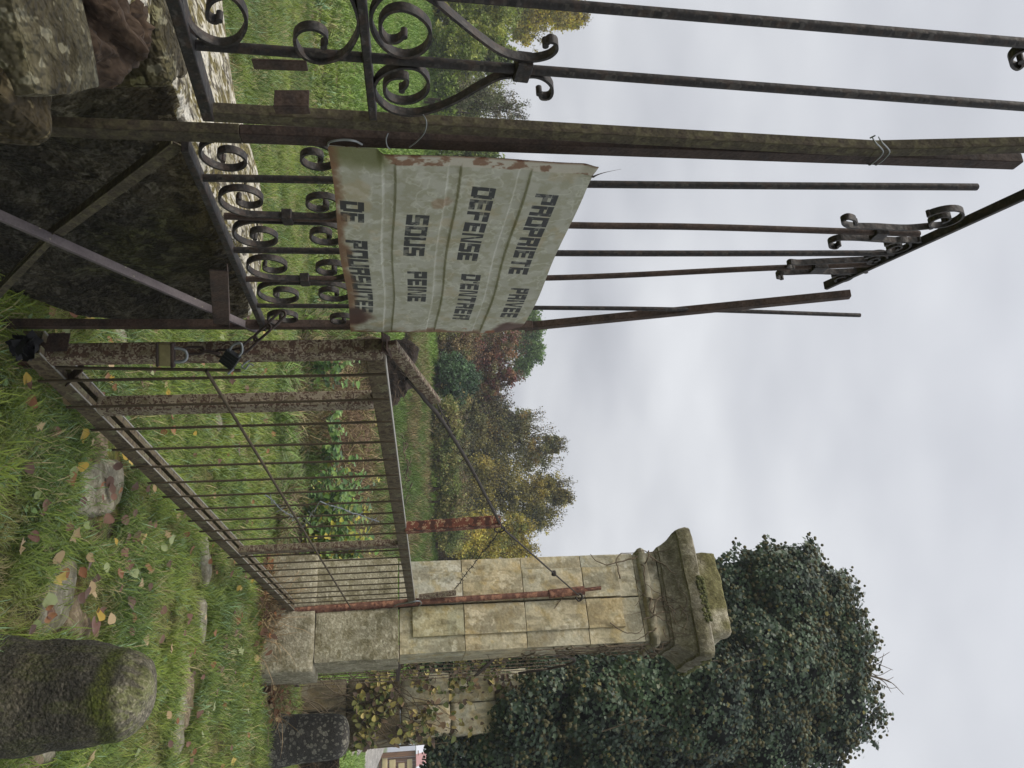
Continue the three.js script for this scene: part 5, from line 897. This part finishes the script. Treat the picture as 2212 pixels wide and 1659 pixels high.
{
  // black root plate of a fallen tree
  const c = at(866, 795, 15), t = thing('root_plate', 'black upturned root plate of a fallen tree behind the near gate post', 'tree stump', V(c.x, c.y - .35, c.z)), r = rng(15), roots = [];
  const b = rock(1.05, .55, .5, { seg: 12, round: .5, amp: .12, freq: 5, seed: 6 }); b.rotateZ(-.25); b.translate(0, .3, 0); paint(b, (p) => { const f = .34 + .3 * fbm3(p.x * 8, p.y * 8, p.z * 8, 3); return [f, f * .95, f * .85]; }); { const gy = height(c.x, c.z) - (c.y - .35), s = rock(1.3, .75 - gy, 1.0, { seg: 12, round: .5, amp: .12, freq: 3, seed: 12 }); s.translate(.1, (gy + .15) / 2 - .1, -.3); paint(s, (p) => { const f = .8 + .7 * fbm3(p.x * 5, p.y * 5, p.z * 5, 4); return mix3([f, f * .95, f * .88], [.9, 1.1, .5], smooth(.05, .25, fbm3(p.x * 3, p.y * 3, p.z * 3 + 7, 3)) * .6); }); part('soil', s, tint(M.dirt, { vertexColors: true }), t, 'earth still clinging under the roots'); }
  part('stump', b, tint(M.dirt, { vertexColors: true }), t);
  for (let i = 0; i < 34; i++) { const a = r() * 6.28, q = V(Math.cos(a) * .4 * r() + .1, .3 + (r() - .5) * .3, .1), e = q.clone().add(V((r() - .2) * .7, (r() - .45) * .5, r() * .3)); roots.push(taper([q, q.clone().lerp(e, .5).add(V(0, .07 * (r() - .5), 0)), e], .022, .005, 5, 6)); } part('root', join(roots), tint(M.root, { color: new THREE.Color(.55, .5, .45) }), t);
  // brushwood heaps
  const heap = (x, y, d, w, h, sd, lab, dark) => { const p = at(x, y, d); p.y = height(p.x, p.z); const q = rng(sd), l = []; for (let i = 0; i < 150; i++) { const a = V((q() + q() - 1) * w * .45, q() * q() * h * .55, (q() - .5) * .8), e = a.clone().add(V((q() - .5) * .7, (q() - .5) * .22, (q() - .5) * .6)); l.push(taper([a, a.clone().lerp(e, .5).add(V(0, (q() - .5) * .12, 0)), e], .014 + .02 * q() * q(), .005, 4, 5)); } const o = single('brushwood', join(l), tint(M.root, { color: new THREE.Color(dark, dark * .92, dark * .84) }), lab, 'brushwood heap'); o.position.copy(p); };
  heap(930, 1000, 21, 2.4, 1.1, 3, 'dark brown brushwood heap in the field below the grey green tree', .85); heap(925, 1045, 21.5, 1.6, .9, 4, 'second heap of dark sticks to its right in the field', .75); heap(885, 845, 17, 1.6, .6, 5, 'pale twigs lying beside the black root plate', 1.15);
  heap(820, 1230, 10.4, .9, .35, 6, 'twigs and brown stems at the left foot of the gate pillar', .9);
}
// ================================================================ second pier, side gate, ivy
const P2 = V(4.86, .05, -11.7);
{
  const t = thing('gate_pier', 'second stone pier, grown over with vine and ivy, behind the gate pillar', 'pier', P2, PT), H2 = [[-.2, .8], [.81, 1.6], [1.61, 2.35], [2.36, 3.05], [3.06, 3.75], [3.76, 4.5]];
  H2.forEach(([a, b], i) => { for (const [xa, xb] of [[-.45, -.01], [0, .45]]) { const g = rock(xb - xa, b - a, .8, { seg: 8, round: .04, amp: .02, freq: 5, seed: 60 + i + xb }); g.translate((xa + xb) / 2, (a + b) / 2, -.4); paint(g, STONE_PAINT(i + xb * 3, i < 2 ? [.55, .5, .42] : [1.95, 1.93, 1.85], [.9, .84, .68], .4)); part('block', g, M.stone, t); } });
  // low wall running on from the pier to the right
  const w = thing('garden_wall', 'low dark overgrown wall behind the far guard stone', 'wall', V(5.3, 0, -11.5), PT + .12), bw = rock(1.7, 1.0, .45, { seg: 14, round: .25, amp: .08, freq: 4, seed: 88 }); bw.rotateZ(-.2); bw.translate(.75, .15, -.2); paint(bw, STONE_PAINT(4, [.14, .12, .095], [.16, .13, .08], .6)); part('rubble', bw, M.darkStone, w);
  const r = rng(5), l = []; for (let i = 0; i < 70; i++) { const a = V(r() * 1.8 - .2, .1 + .6 * r() * (1.4 - r()), .05 + .1 * r()), e = a.clone().add(V((r() - .5) * .6, (r() - .3) * .45, (r() - .3) * .2)); l.push(taper([a, a.clone().lerp(e, .5).add(V(0, .06, 0)), e], .008, .003, 4, 5)); } part('twigs', join(l), tint(M.root, { color: new THREE.Color(.7, .6, .5) }), w, null, 'stuff');
}
{
  // rusty side gate between the two pillars, seen nearly edge on
  const t = thing('side_gate', 'rusty round barred side gate with arched top between the gate pillar and the pier', 'gate', V(3.165, .1, -8.83), Math.atan2(2.05, .985)), n = 6, W = 2.27;
  for (let i = 0; i < n; i++) { const x = W * i / (n - 1), top = 3.2 + .55 * (1 - Math.pow((i - 2.5) / 2.5, 2)); part('bar', rod(V(x, .05, 0), V(x, top, 0), .0075, 7), M.rustPaint, t); }
  for (const y of [.15, 1.5, 2.6]) part('rail', beam(V(0, y, 0), V(W, y, 0), .02, .05), M.rustIron, t);
  part('top_rail', tube([...Array(9)].map((_, i) => V(W * i / 8, 3.22 + .55 * (1 - Math.pow((i - 4) / 4, 2)), 0)), .018, 6, 30), M.rustIron, t);
}
// climbing vine with yellow and brown leaves on the pier
{
  const t = thing('climbing_vine', 'climbing vine with yellow, green and withered leaves on the dark pier', 'vine', P2.clone(), PT), r = rng(23), st = [], lv = [];
  for (let i = 0; i < 60; i++) { let x = -.75 + r() * 1.3, y = r() * 1.2, z = .06; const pts = []; let a = 1.3 + (r() - .5) * 1.2; for (let k = 0; k < 12; k++) { pts.push(V(x, y, z + .05 * r())); a += (r() - .5) * .7; x = clamp(x + Math.cos(a) * .14, -.8, .55); y += Math.sin(a) * .14; if (y > 3.6) break; } if (pts.length > 3) st.push(taper(pts, .009, .004, 5, 16)); }
  part('stem', join(st), M.root, t);
  const cols = [[168, 156, 86], [140, 142, 74], [112, 124, 60], [92, 110, 54], [136, 112, 82], [92, 74, 58], [200, 182, 116], [104, 84, 66]];
  for (let i = 0; i < 1700; i++) { const u = r(), x = -.85 + r() * 1.4, y = .95 + 2.4 * Math.pow(r(), 1.1), k = fbm3(x * 2.5, y * 2.5, 3, 3); if (k < -.08 || (x > -.1 && y > 2.1 && r() < .85)) continue; const ci = y < 1.6 && r() < .35 ? (r() < .5 ? 0 : 1) : Math.floor(r() * cols.length); lv.push([V(x, y, .06 + .22 * r()), facingQ(V((r() - .5) * .7, .5, .8), r, .9), .055 + .055 * r(), lin(...shade(cols[ci], .75 + .4 * r()))]); }
  instanced('leaves', LEAF.heart, leafMat(0xffffff, .3), lv, t);
}
// the great ivy: dark heart with a skin of lobed leaves, flower umbels along the upper edge, hanging shoots
{
  const B = [[1580, 1262, 66, 12.4], [1540, 1300, 60, 12.4], [1720, 1220, 44, 12.2], [1160, 1440, 62, 12.7], [1080, 1445, 56, 12.8], [1000, 1440, 48, 12.9], [930, 1445, 44, 12.9], [1240, 1432, 62, 12.7], [1300, 1430, 70, 12.7], [1380, 1430, 80, 12.7], [1690, 1290, 112, 12.2], [1660, 1245, 68, 12.2], [1770, 1300, 78, 12.2], [1790, 1390, 92, 12.1], [1800, 1510, 92, 11.9], [1760, 1590, 70, 11.8], [1640, 1430, 150, 11.9], [1500, 1500, 150, 11.7], [1560, 1350, 110, 12.3], [1640, 1570, 108, 11.6], [1390, 1500, 110, 11.6], [1420, 1590, 90, 11.6], [1290, 1520, 100, 11.5], [1190, 1500, 66, 11.6], [1120, 1560, 62, 11.4], [1300, 1620, 92, 11.5], [1180, 1640, 84, 11.7], [1060, 1625, 60, 11.7], [960, 1630, 46, 11.7], [1020, 1700, 80, 11.8], [1250, 1740, 120, 11.8], [1450, 1720, 120, 11.8], [1600, 1690, 80, 11.9]];
  const base = V(5.0, .1, -12.3), t = thing('ivy', 'great dark mass of flowering ivy towering over the pier behind the gate pillar', 'ivy', base), r = rng(123);
  const umTone = (k) => lin(84 + 34 * k, 82 + 32 * k, 58 + 24 * k), core = [], lv = [], um = [], bl = B.map(([x, y, R, d]) => [at(x, y, d).sub(base), R / LENS * d]);
  const inside = (p, self, k) => bl.some(([c, R], j) => j !== self && c.distanceTo(p) < R * k);
  bl.forEach(([c, R], bi) => {
    const g = rock(R * 1.45, R * 1.45, R * 1.45, { seg: 9, round: 1.2, amp: R * .12, freq: 1.6, seed: bi }); g.translate(c.x, c.y, c.z); core.push(g);
    const n = Math.round(17000 * R * R);
    for (let i = 0; i < n; i++) {
      const d = V(r() * 2 - 1, r() * 2 - 1, r() * 2 - 1).normalize(); if (d.z < -.45) continue;
      const bump = 1 + .5 * fbm3(c.x + d.x * 2.2 + bi, c.y + d.y * 2.2, d.z * 2.2, 3), p = c.clone().addScaledVector(d, R * bump * (.8 + .24 * r()));
      if (inside(p, bi, .74)) continue; if (fbm3(p.x * 1.9 + 3, p.y * 1.9, p.z * 1.9, 3) < -.16 && r() < .7) continue;
      const nrm = d.clone().add(V(0, .25, .45)).normalize(), k = clamp(.5 + fbm3(p.x * 1.3, p.y * 1.3, p.z * 1.3, 3) * 1.5 + (r() - .5) * .4), col = mix3([34, 56, 38], [82, 108, 70], k);
      lv.push([p, facingQ(nrm, r, .55), .028 + .045 * r() * r() + .018 * r(), lin(...(r() < .06 ? [132, 140, 108] : r() < .012 ? [150, 140, 70] : col))]);
      if (r() < .035 + (d.y > .35 ? .05 : 0)) um.push([p.clone().addScaledVector(d, .06), r() * 6, .022 + .014 * r(), umTone(r())]);
    }
  });
  bl.forEach(([c, R], bi) => { for (let k = 0; k < 16; k++) {   // sprigs that break the outline
    const d = V(r() * 2 - 1, r() * 1.6 - .5, r() * 1.2 - .3).normalize(), q = c.clone().addScaledVector(d, R * 1.02); if (inside(q, bi, .95)) continue; const L = .05 + .15 * r();
    for (let j = 0; j < 22; j++) { const p = q.clone().addScaledVector(d, L * r()).add(V((r() - .5) * .2, (r() - .5) * .16, (r() - .5) * .2)); lv.push([p, facingQ(d.clone().add(V(0, .3, .4)), r, .9), .035 + .05 * r(), lin(...mix3([44, 64, 48], [96, 116, 84], r()))]); if (j % 7 === 0) um.push([p.clone().addScaledVector(d, .07), r() * 6, .018 + .012 * r(), umTone(r())]); } } });
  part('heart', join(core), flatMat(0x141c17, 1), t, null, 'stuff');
  instanced('leaves', LEAF.ivy, new THREE.MeshPhysicalMaterial({ color: 0xffffff, roughness: .5, transmission: .18, thickness: 0, side: THREE.DoubleSide }), lv, t);
  instanced('flower_umbels', new THREE.IcosahedronGeometry(1, 1), flatMat(0xffffff, 1), um, t);
  // hanging and sprouting shoots
  const sh = [], sl = [];
  const shoot = (pts, leafy) => { const q = pts.map(([x, y, d]) => at(x, y, d).sub(base)); sh.push(taper(q, .012, .004, 4, 14)); if (leafy) { const c = new THREE.CatmullRomCurve3(q); for (let k = 0; k < 22; k++) { const p = c.getPoint(k / 22); sl.push([p.add(V((r() - .5) * .06, 0, (r() - .5) * .06)), facingQ(V(0, .4, 1), r, .7), .07, lin(58, 78, 56)]); } } };
  shoot([[1660, 1420, 11], [1580, 1440, 10.8], [1530, 1490, 10.8], [1520, 1540, 10.8]], 1); shoot([[1860, 1590, 11.8], [1890, 1602, 11.8], [1895, 1612, 11.8]], 1); shoot([[1680, 1640, 11.5], [1660, 1652, 11.5]], 1); shoot([[1300, 1580, 10.8], [1390, 1555, 10.7], [1440, 1570, 10.8]], 1);
  for (const [x, y] of [[1880, 1440], [1895, 1470], [1870, 1420]]) for (let k = 0; k < 4; k++) shoot([[x - 30, y - 15, 12], [x + 10 + 20 * r(), y + (r() - .5) * 40, 12], [x + 26 + 34 * r(), y + (r() - .5) * 80, 12]], 0);
  part('shoots', join(sh), M.root, t, null, 'stuff'); instanced('shoot_leaves', LEAF.ivy, leafMat(0xffffff, .3), sl, t);
}
// ================================================================ far right: tracks and shed
{
  const strip = (name, d0, d1, col) => { const pos = [], idx = [], N = 40; for (let i = 0; i <= N; i++) { const d = 1, x = 8 + 90 * i / N; for (const q of [d0, d1]) { const z = -q - x * .12; pos.push(x, height(x, z) + .03, z); } if (i < N) { const a = i * 2; idx.push(a, a + 2, a + 1, a + 1, a + 2, a + 3); } } const g = new THREE.BufferGeometry(); g.setAttribute('position', new THREE.Float32BufferAttribute(pos, 3)); g.setIndex(idx); g.computeVertexNormals(); const u = boxUV(g); paint(u, () => col); const o = new THREE.Mesh(u, M.gravel); o.name = numbered(name); o.userData.kind = 'structure'; scene.add(o); };
  M.gravel = surf(256, 3, (x, y) => { const k = 150 + 60 * (tf(x, y, 12, 5, 2003) - .5); const g = (tf(x, y, 90, 2, 2011) - .5) * 60; return [k + g, k * .97 + g, k * .92 + g]; }, null, 0, .95, { vertexColors: true });
  strip('path', 24.5, 26, [1.0, .96, .86]); strip('path', 29, 33, [1.1, 1.08, 1.04]); strip('path', 38, 50, [1.2, 1.2, 1.2]); strip('path', 62, 72, [1.0, .98, .95]);
  const b = at(832, 1592, 62), y0 = height(b.x, b.z), t = thing('shed', 'old shed with brown boards, cream stone patches and a striped roof at the far right', 'shed', V(b.x, y0, b.z), -.35);
  const wood = surf(256, 2, (x, y) => { const g = tf(x * 1, y * .2, 20, 4, 2023), s = (x * 12) % 1 < .1 ? .6 : 1; return [130 * s + 40 * (g - .5), 94 * s + 30 * (g - .5), 66 * s + 20 * (g - .5)]; }, null, 0, .9), cream = surf(128, 1.5, (x, y) => mix3([206, 186, 142], [228, 210, 168], tf(x, y, 6, 4, 2033)), null, 0, .9);
  for (let i = 0; i < 30; i++) { const g = new THREE.BoxGeometry(.27, 2.9, .12); g.translate(1.4 + i * .29, 1.95, (i % 3) * .012); part('board', boxUV(g), wood, t); }
  { const g = new THREE.BoxGeometry(9.6, .7, .5); g.translate(5.4, .3, -.2); part('footing', boxUV(g), tint(M.gravel, { color: new THREE.Color(.75, .72, .66) }), t); }
  const r = rng(3); for (const [x, y, w, h] of [[1.9, .95, .9, .42], [3.1, 1.0, 1.1, .5], [2.0, 1.55, .7, .5], [3.2, 1.6, 1.0, .42], [2.4, 2.25, .9, .5], [4.2, 2.2, 1.0, .46], [4.6, 1.2, 1.0, .5], [2.1, 2.9, .8, .4]]) { const g = rock(w, h, .12, { seg: 4, round: .1, amp: .03, freq: 3, seed: x * 9 }); g.translate(x, y, .13); part('stone_patch', g, cream, t); }
  { const g = new THREE.BoxGeometry(.35, 3.6, .35); g.translate(1.3, 1.8, .15); part('post', boxUV(g), wood, t); }
  for (let i = 0; i < 12; i++) { const g = new THREE.BoxGeometry(.9, .06, 2.6); g.rotateX(.5); g.translate(.9 + i * .9, 4.0, -.6); part('roof_sheet', boxUV(g), flatMat(i % 2 ? 0xb98a86 : 0xd8dbe2, .6), t); }
  { const g = new THREE.BoxGeometry(2.6, .9, .08); g.translate(-.6, 1.9, .3); part('metal_sheet', boxUV(g), flatMat(0xb9c6d4, .4), t); const p = []; for (const x of [-1.8, .6]) { const q = new THREE.BoxGeometry(.1, 1.9, .1); q.translate(x, .95, .24); p.push(boxUV(q)); } part('post', join(p), wood, t); }
}

// brown leaf litter and dead stems gathered at the foot of the pillar and the wall
{
  const r = rng(505), l = [], st = [], m = flatMat(0xffffff);
  const spot = (x, y, d, w, n) => { const c = at(x, y, d); for (let i = 0; i < n; i++) { const px = c.x + (r() + r() - 1) * w, pz = c.z + (r() + r() - 1) * w * .6, p = V(px, height(px, pz) + .03 + .16 * r() * r(), pz), k = r(); l.push([p, facingQ(V(0, 1, .4), r, .8), .05 + .05 * r(), lin(...shade(k < .5 ? [110, 78, 54] : k < .75 ? [138, 92, 56] : [160, 138, 98], .7 + .5 * r()))]); if (i % 3 === 0) st.push([p, facingQ(V((r() - .5), .8, .2), r, .7), V(1, .6 + 1.2 * r(), 1), lin(...shade([150, 128, 94], .7 + .5 * r()))]); } };
  spot(575, 1285, 8.35, .5, 240); spot(590, 1340, 8.2, .4, 90); spot(590, 1470, 8.9, .55, 240); spot(600, 1540, 9.8, .5, 120); spot(640, 1250, 9.2, .5, 160);
  const g = new THREE.Group(); g.name = 'leaf_litter'; scene.add(g); tag(g, 'brown leaf litter and dead stems at the foot of the gate pillar', 'leaf litter', null, 'stuff');
  instanced('leaves', LEAF.oval, m, l, g); instanced('stems', tuftGeo(91, 3, .05, .3, .007), m, st, g);
}
// ================================================================ fallen leaves, each one its own thing
{
  const curl = (g, k, sd) => { const q = g.clone(), p = q.attributes.position, r = rng(sd); for (let i = 0; i < p.count; i++) { const x = p.getX(i), z = p.getZ(i) - .5; p.setY(i, p.getY(i) + k * (z * z * .9 + x * x * .6) + .04 * Math.sin(z * 9 + sd) + .03 * (r() - .5)); p.setZ(i, z); } q.computeVertexNormals(); return q; };
  const broad = leafGeo([[.34, .03], [.5, .2], [.52, .42], [.36, .72], [.12, .92], [.01, 1.02]], .12, 1, .95);
  const shapes = [curl(broad, .25, 1), curl(broad, .7, 2), curl(LEAF.heart, .35, 3), curl(LEAF.oval, .9, 4), curl(broad, -.3, 5), curl(LEAF.ivy, .5, 6)];
  const KIND = { y: ['yellow', 0xb89a3c, 0xc8b05c], o: ['orange brown', 0x85552f, 0x976a42], b: ['brown', 0x62483a, 0x765644], t: ['pale tan', 0xac946c, 0xbea67e], p: ['reddish brown', 0x745042, 0x82604e], g: ['pale green', 0x8c9a62, 0xa0aa78] };
  const mats = {}; for (const k in KIND) mats[k] = [leafMat(KIND[k][1], .25), leafMat(KIND[k][2], .25)];
  const set = [[146, 942, 'y', 1.3], [334, 830, 't', 1], [335, 846, 'y', .9], [87, 932, 'b', 1], [146, 1007, 'y', .9], [121, 1036, 'o', 1.1], [119, 1158, 't', 1.2], [283, 1166, 'y', 1.2], [248, 1164, 'p', 1], [268, 1160, 'b', 1.2], [222, 1172, 'y', .8], [308, 1133, 'p', .8], [335, 1155, 't', .8], [523, 944, 'y', 1], [484, 942, 't', .9], [72, 1333, 'o', 1.2], [166, 1269, 't', 1.1], [173, 1283, 't', .8], [248, 1302, 'b', 1.5], [211, 1337, 't', 1], [171, 1350, 'p', 1.3], [188, 1322, 'b', 1], [278, 1262, 't', 1], [330, 1317, 'b', 1], [258, 1366, 'p', .8], [293, 1383, 't', 1.1], [343, 1402, 't', 1], [327, 1380, 'b', 1], [494, 1312, 'y', 1.1], [439, 1526, 'g', 1.2], [466, 1526, 'o', 1], [377, 1417, 'g', 1.1], [268, 1630, 'g', 1.5], [164, 1640, 't', 1.3], [496, 1272, 'y', 1], [441, 1436, 'o', 1], [464, 1456, 't', 1], [486, 1645, 'y', 1.2], [30, 868, 'o', 1], [18, 828, 'b', 1], [12, 815, 'y', .9], [60, 1090, 'b', .9], [36, 1160, 'p', .9], [110, 640, 'b', 1.3], [128, 668, 'o', 1.2], [180, 660, 'o', 1.1], [70, 640, 'b', 1.3], [160, 690, 'y', 1.2], [30, 745, 'o', 1.3], [90, 728, 'b', 1.2], [240, 1560, 'b', 1], [300, 1480, 'b', 1], [355, 1560, 'o', .9], [540, 870, 'y', 1], [530, 905, 'g', .9], [560, 800, 'o', .9], [545, 1000, 'y', 1], [548, 1040, 'y', .9], [600, 880, 'o', .9], [640, 940, 'y', .9], [610, 1020, 'o', .9], [575, 1560, 'y', 1.1], [560, 1490, 't', 1], [520, 1590, 'o', .9], [505, 1480, 'y', 1], [250, 1220, 'b', 1.1], [230, 1240, 'o', 1.2], [240, 1195, 'p', 1], [180, 1360, 'p', 1.3], [196, 1365, 'b', 1]];
  const r = rng(404); const codes = 'ybobtpbobgbo';
  for (let i = 0; i < 270; i++) { const x = -10 + Math.pow(r(), .8) * 600, y = 640 + r() * 1020; if (x < 330 && y > 1370) continue; set.push([x, y, codes[Math.floor(r() * codes.length)], .6 + .6 * r()]); }
  for (const [p, n] of [[SG.W(75, 760), 'foot of the square gate post'], [SG.W(300, 1010), 'low gate rail'], [SG.W(470, 1180), 'far end of the low gate'], [at(600, 1320, 8.5), 'foot of the gate pillar'], [V(.8, .3, -11), 'earth mound'], [onGround(110, 640), 'dark wall end'], [onGround(560, 900), 'middle of the low gate']]) landmarks.push([V(p.x, 0, p.z), n]);
  const seen = new Map();
  set.forEach(([x, y, k, s], i) => {
    const p = onGround(x, y), d = -p.z; if ((bare(p.x, p.z) && d < 3) || d > 13) return;
    let best = null; for (const [c, n] of landmarks) { const q = Math.hypot(c.x - p.x, c.z - p.z); if (!best || q < best[0]) best = [q, n, c]; }
    const dx = p.x - best[2].x, dz = p.z - best[2].z, rel = best[0] > 1.3 ? 'some way from' : Math.abs(dx) > Math.abs(dz) ? (dx < 0 ? 'left of' : 'right of') : dz > 0 ? 'in front of' : 'just behind';
    const si = (i * 5 + x | 0) % shapes.length, form = ['broad', 'cupped', 'heart shaped', 'narrow curled', 'domed', 'lobed'][si], size = s > 1.1 ? 'large' : s < .85 ? 'small' : '';
    const short = (q) => q.split(' ').slice(0, 16).join(' '); const label = short(`${size} ${i % 2 ? 'paler' : 'darker'} ${form} ${KIND[k][0]} leaf lying ${rel} the ${best[1]}`.trim());
    if (seen.has(label)) return; seen.set(label, 1);
    const o = new THREE.Mesh(shapes[si], mats[k][i % 2]); o.name = numbered('fallen_leaf'); scene.add(o);
    tag(o, label, 'leaf', 'fallen leaves lying in the grass');
    o.scale.setScalar(.058 * s * (d > 7 ? 1.1 : 1)); o.position.set(p.x, p.y + .056 + .02 * r(), p.z); o.quaternion.copy(facingQ(V(0, 1, .3), r, .42));
  });
}
scene.traverse((o) => { if (o.isMesh) { o.castShadow = true; o.receiveShadow = true; } });
renderer.render(scene, camera);
